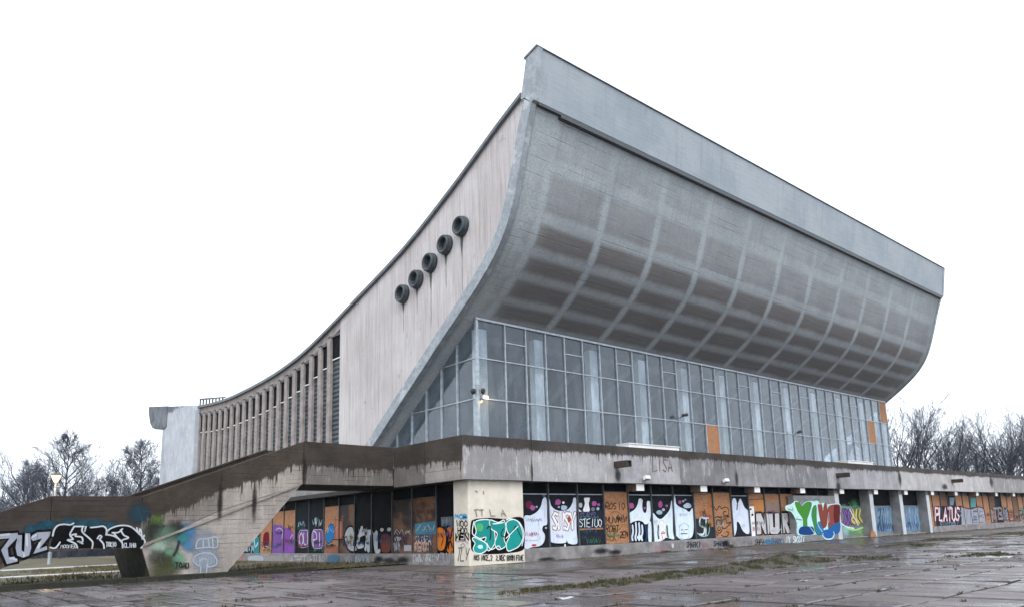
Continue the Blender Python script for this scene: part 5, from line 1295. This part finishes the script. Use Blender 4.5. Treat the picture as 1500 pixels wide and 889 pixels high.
# ================================================================ turf and weeds
def blades(name, spots, label, c0, c1, hmin, hmax, seed):
    """spots = [(x, y, z, radius, count)]"""
    rn = random.Random(seed); b = MB()
    for x, y, z, r, n in spots:
        for k in range(n):
            a = rn.uniform(0, 6.28); q = r*math.sqrt(rn.random()); h = rn.uniform(hmin, hmax)
            px, py = x+q*math.cos(a), y+q*math.sin(a); t_ = rn.uniform(0, 6.28); w_ = rn.uniform(.008, .02); ln = h*rn.uniform(.2, .7)
            cx, sx = math.cos(t_)*w_, math.sin(t_)*w_; lx, ly_ = math.cos(t_+1.4)*ln, math.sin(t_+1.4)*ln
            zz = z(px, py) if callable(z) else z
            b.add([(px-cx, py-sx, zz-.01), (px+cx, py+sx, zz-.01), (px+cx*.6+lx*.5, py+sx*.6+ly_*.5, zz+h*.7), (px+lx, py+ly_, zz+h), (px-cx*.6+lx*.5, py-sx*.6+ly_*.5, zz+h*.7)], [(0, 1, 2, 3, 4)])
    t = NT(name+'_blade'); rnd = t.n('NewGeometry', out='Random Per Island')
    big = t.noise(t.P(), .5, 3, .6)
    c = t.mix(rnd, t.mix(t.ramp(big, .35, .65), c0, c1), tuple(q*.6 for q in c0))
    return tag(b.build(name, t.done(t.bsdf(c, .8)), normals=False), label, 'grass', kind='stuff')
# humps of turf that overgrow the plaza edge
hump = [hit(u, v, 2, 0) for u, v in ((770, 869), (800, 866), (850, 861), (895, 857), (940, 852), (985, 846), (1030, 842), (1075, 836), (1110, 831), (1150, 826), (1185, 824))]
hs_ = [.03, .04, .05, .07, .10, .12, .13, .16, .20, .30, .16]; hr = [.5, .55, .6, .75, .9, 1.0, 1.05, 1.1, 1.2, 1.1, .9]
extra = [(hit(u, v, 2, 0), h, r) for u, v, h, r in ((1265, 820, .06, 1.2), (1330, 801, .09, 1.6), (1390, 791, .10, 2.0), (1430, 815, .06, .9), (1490, 783, .16, 2.2), (1460, 815, .04, .7))]
H3 = list(zip(hump, hs_, hr))+extra
def hz_(x, y):
    z = 0
    for p, h, r in H3:
        q = ((x-p.x)**2+((y-p.y)*1.5)**2)/(r*r); z = max(z, h*math.exp(-q*1.3)-.02)
    return z+.05
b = MB(); n = 14
for p, h, r in H3:
    vs = []; 
    for i in range(n+1):
        for j in range(n+1):
            x = p.x+(i/n-.5)*2.6*r; y = p.y+(j/n-.5)*1.8*r
            q = ((x-p.x)**2+((y-p.y)*1.5)**2)/(r*r); z = h*math.exp(-q*1.3)
            vs.append((x, y, z-.02+.05+.02*math.sin(x*5+y*3)*math.exp(-q) if q < 1.9 else -.05))
    b.add(vs, [(i*(n+1)+j, (i+1)*(n+1)+j, (i+1)*(n+1)+j+1, i*(n+1)+j+1) for i in range(n) for j in range(n)])
tag(b.build('turf_mounds', MAT['moss'], smooth=True), 'low mossy turf mounds along the plaza edge', 'turf', kind='stuff')
rq = random.Random(31); sp = [(p.x+rq.gauss(0, r*.85), p.y+rq.gauss(0, r*.42), hz_, r*rq.uniform(.08, .35), int(rq.uniform(8, 45)*r)) for p, h, r in H3 for _ in range(22)]
blades('turf_grass', sp, 'short green grass on the turf mounds beside the graffiti wall', (.040, .048, .014), (.095, .075, .030), .02, .09, 3)
rn = random.Random(9); sp = []
for k in range(170):                                   # along the plinth and kerb, and in the slab joints
    sp.append((rn.uniform(4, 90), rn.uniform(-.9, -.15), 0., rn.uniform(.15, .45), 18))
for k in range(35): sp.append((rn.uniform(-24, -1), rn.uniform(4.6, 4.92), .02, .2, 10))
for k in range(90): sp.append((rn.uniform(-24, -.5), rn.uniform(5.35, 6.6), .06, .5, 30))
for n_, (dp, x, y) in enumerate(cells[:800]):
    if rn.random() < .40:
        if rn.random() < .6:
            for q in range(3): sp.append((x+rn.uniform(-.35, .35), y-S/2, .02, .05, 5))
        else: sp.append((x-SX/2, y+rn.uniform(-.7, .7), .02, .05, 9))
blades('weeds', sp, 'tufts of weeds in the slab joints and along the wall foot', (.055, .050, .020), (.10, .075, .035), .03, .09, 6)
sp = [(rn.uniform(-30, -1), rn.uniform(6, 30), .06, 1.2, 120) for k in range(120)]
blades('yard_grass', sp, 'yellowed grass in the yard behind the staircase', (.10, .088, .030), (.17, .135, .060), .06, .18, 8)
# litter
for k, (u, v, w_, c, lab) in enumerate(((1178, 852, .16, (.5, .62, .66), 'pale crumpled paper on the wet slabs near the turf'), (828, 877, .34, (.36, .38, .40), 'flat pale scrap on the paving before the turf strip'), (1063, 807, .2, (.5, .5, .5), 'white scrap by the foot of the graffiti plinth'))):
    p = hit(u, v, 2, .05); b = MB(); rn = random.Random(k)
    vs = [(p.x+w_*i*.5-w_/2, p.y+w_*j*.35-w_*.3, .058+rn.uniform(0, .05)) for i in range(3) for j in range(3)]
    b.add(vs, [(i*3+j, i*3+3+j, i*3+4+j, i*3+1+j) for i in range(2) for j in range(2)])
    o = b.build('litter', simple('paper', c, .8, .1, 5.)); sdm = o.modifiers.new('t', 'SOLIDIFY'); sdm.thickness = .006
    tag(o, lab, 'litter')

# ================================================================ damp air
b = MB(); b.box(-700, 700, -700, 700, -1.2, 48)
t = NT('damp_air'); pv = t.n('VolumePrincipled', {'Color': (.80, .86, .95, 1), 'Density': HAZE, 'Anisotropy': .2})
t.t.links.new(pv, t.out.inputs['Volume'])
if HAZE > 0: tag(b.build('haze', t.mat), kind='stuff')
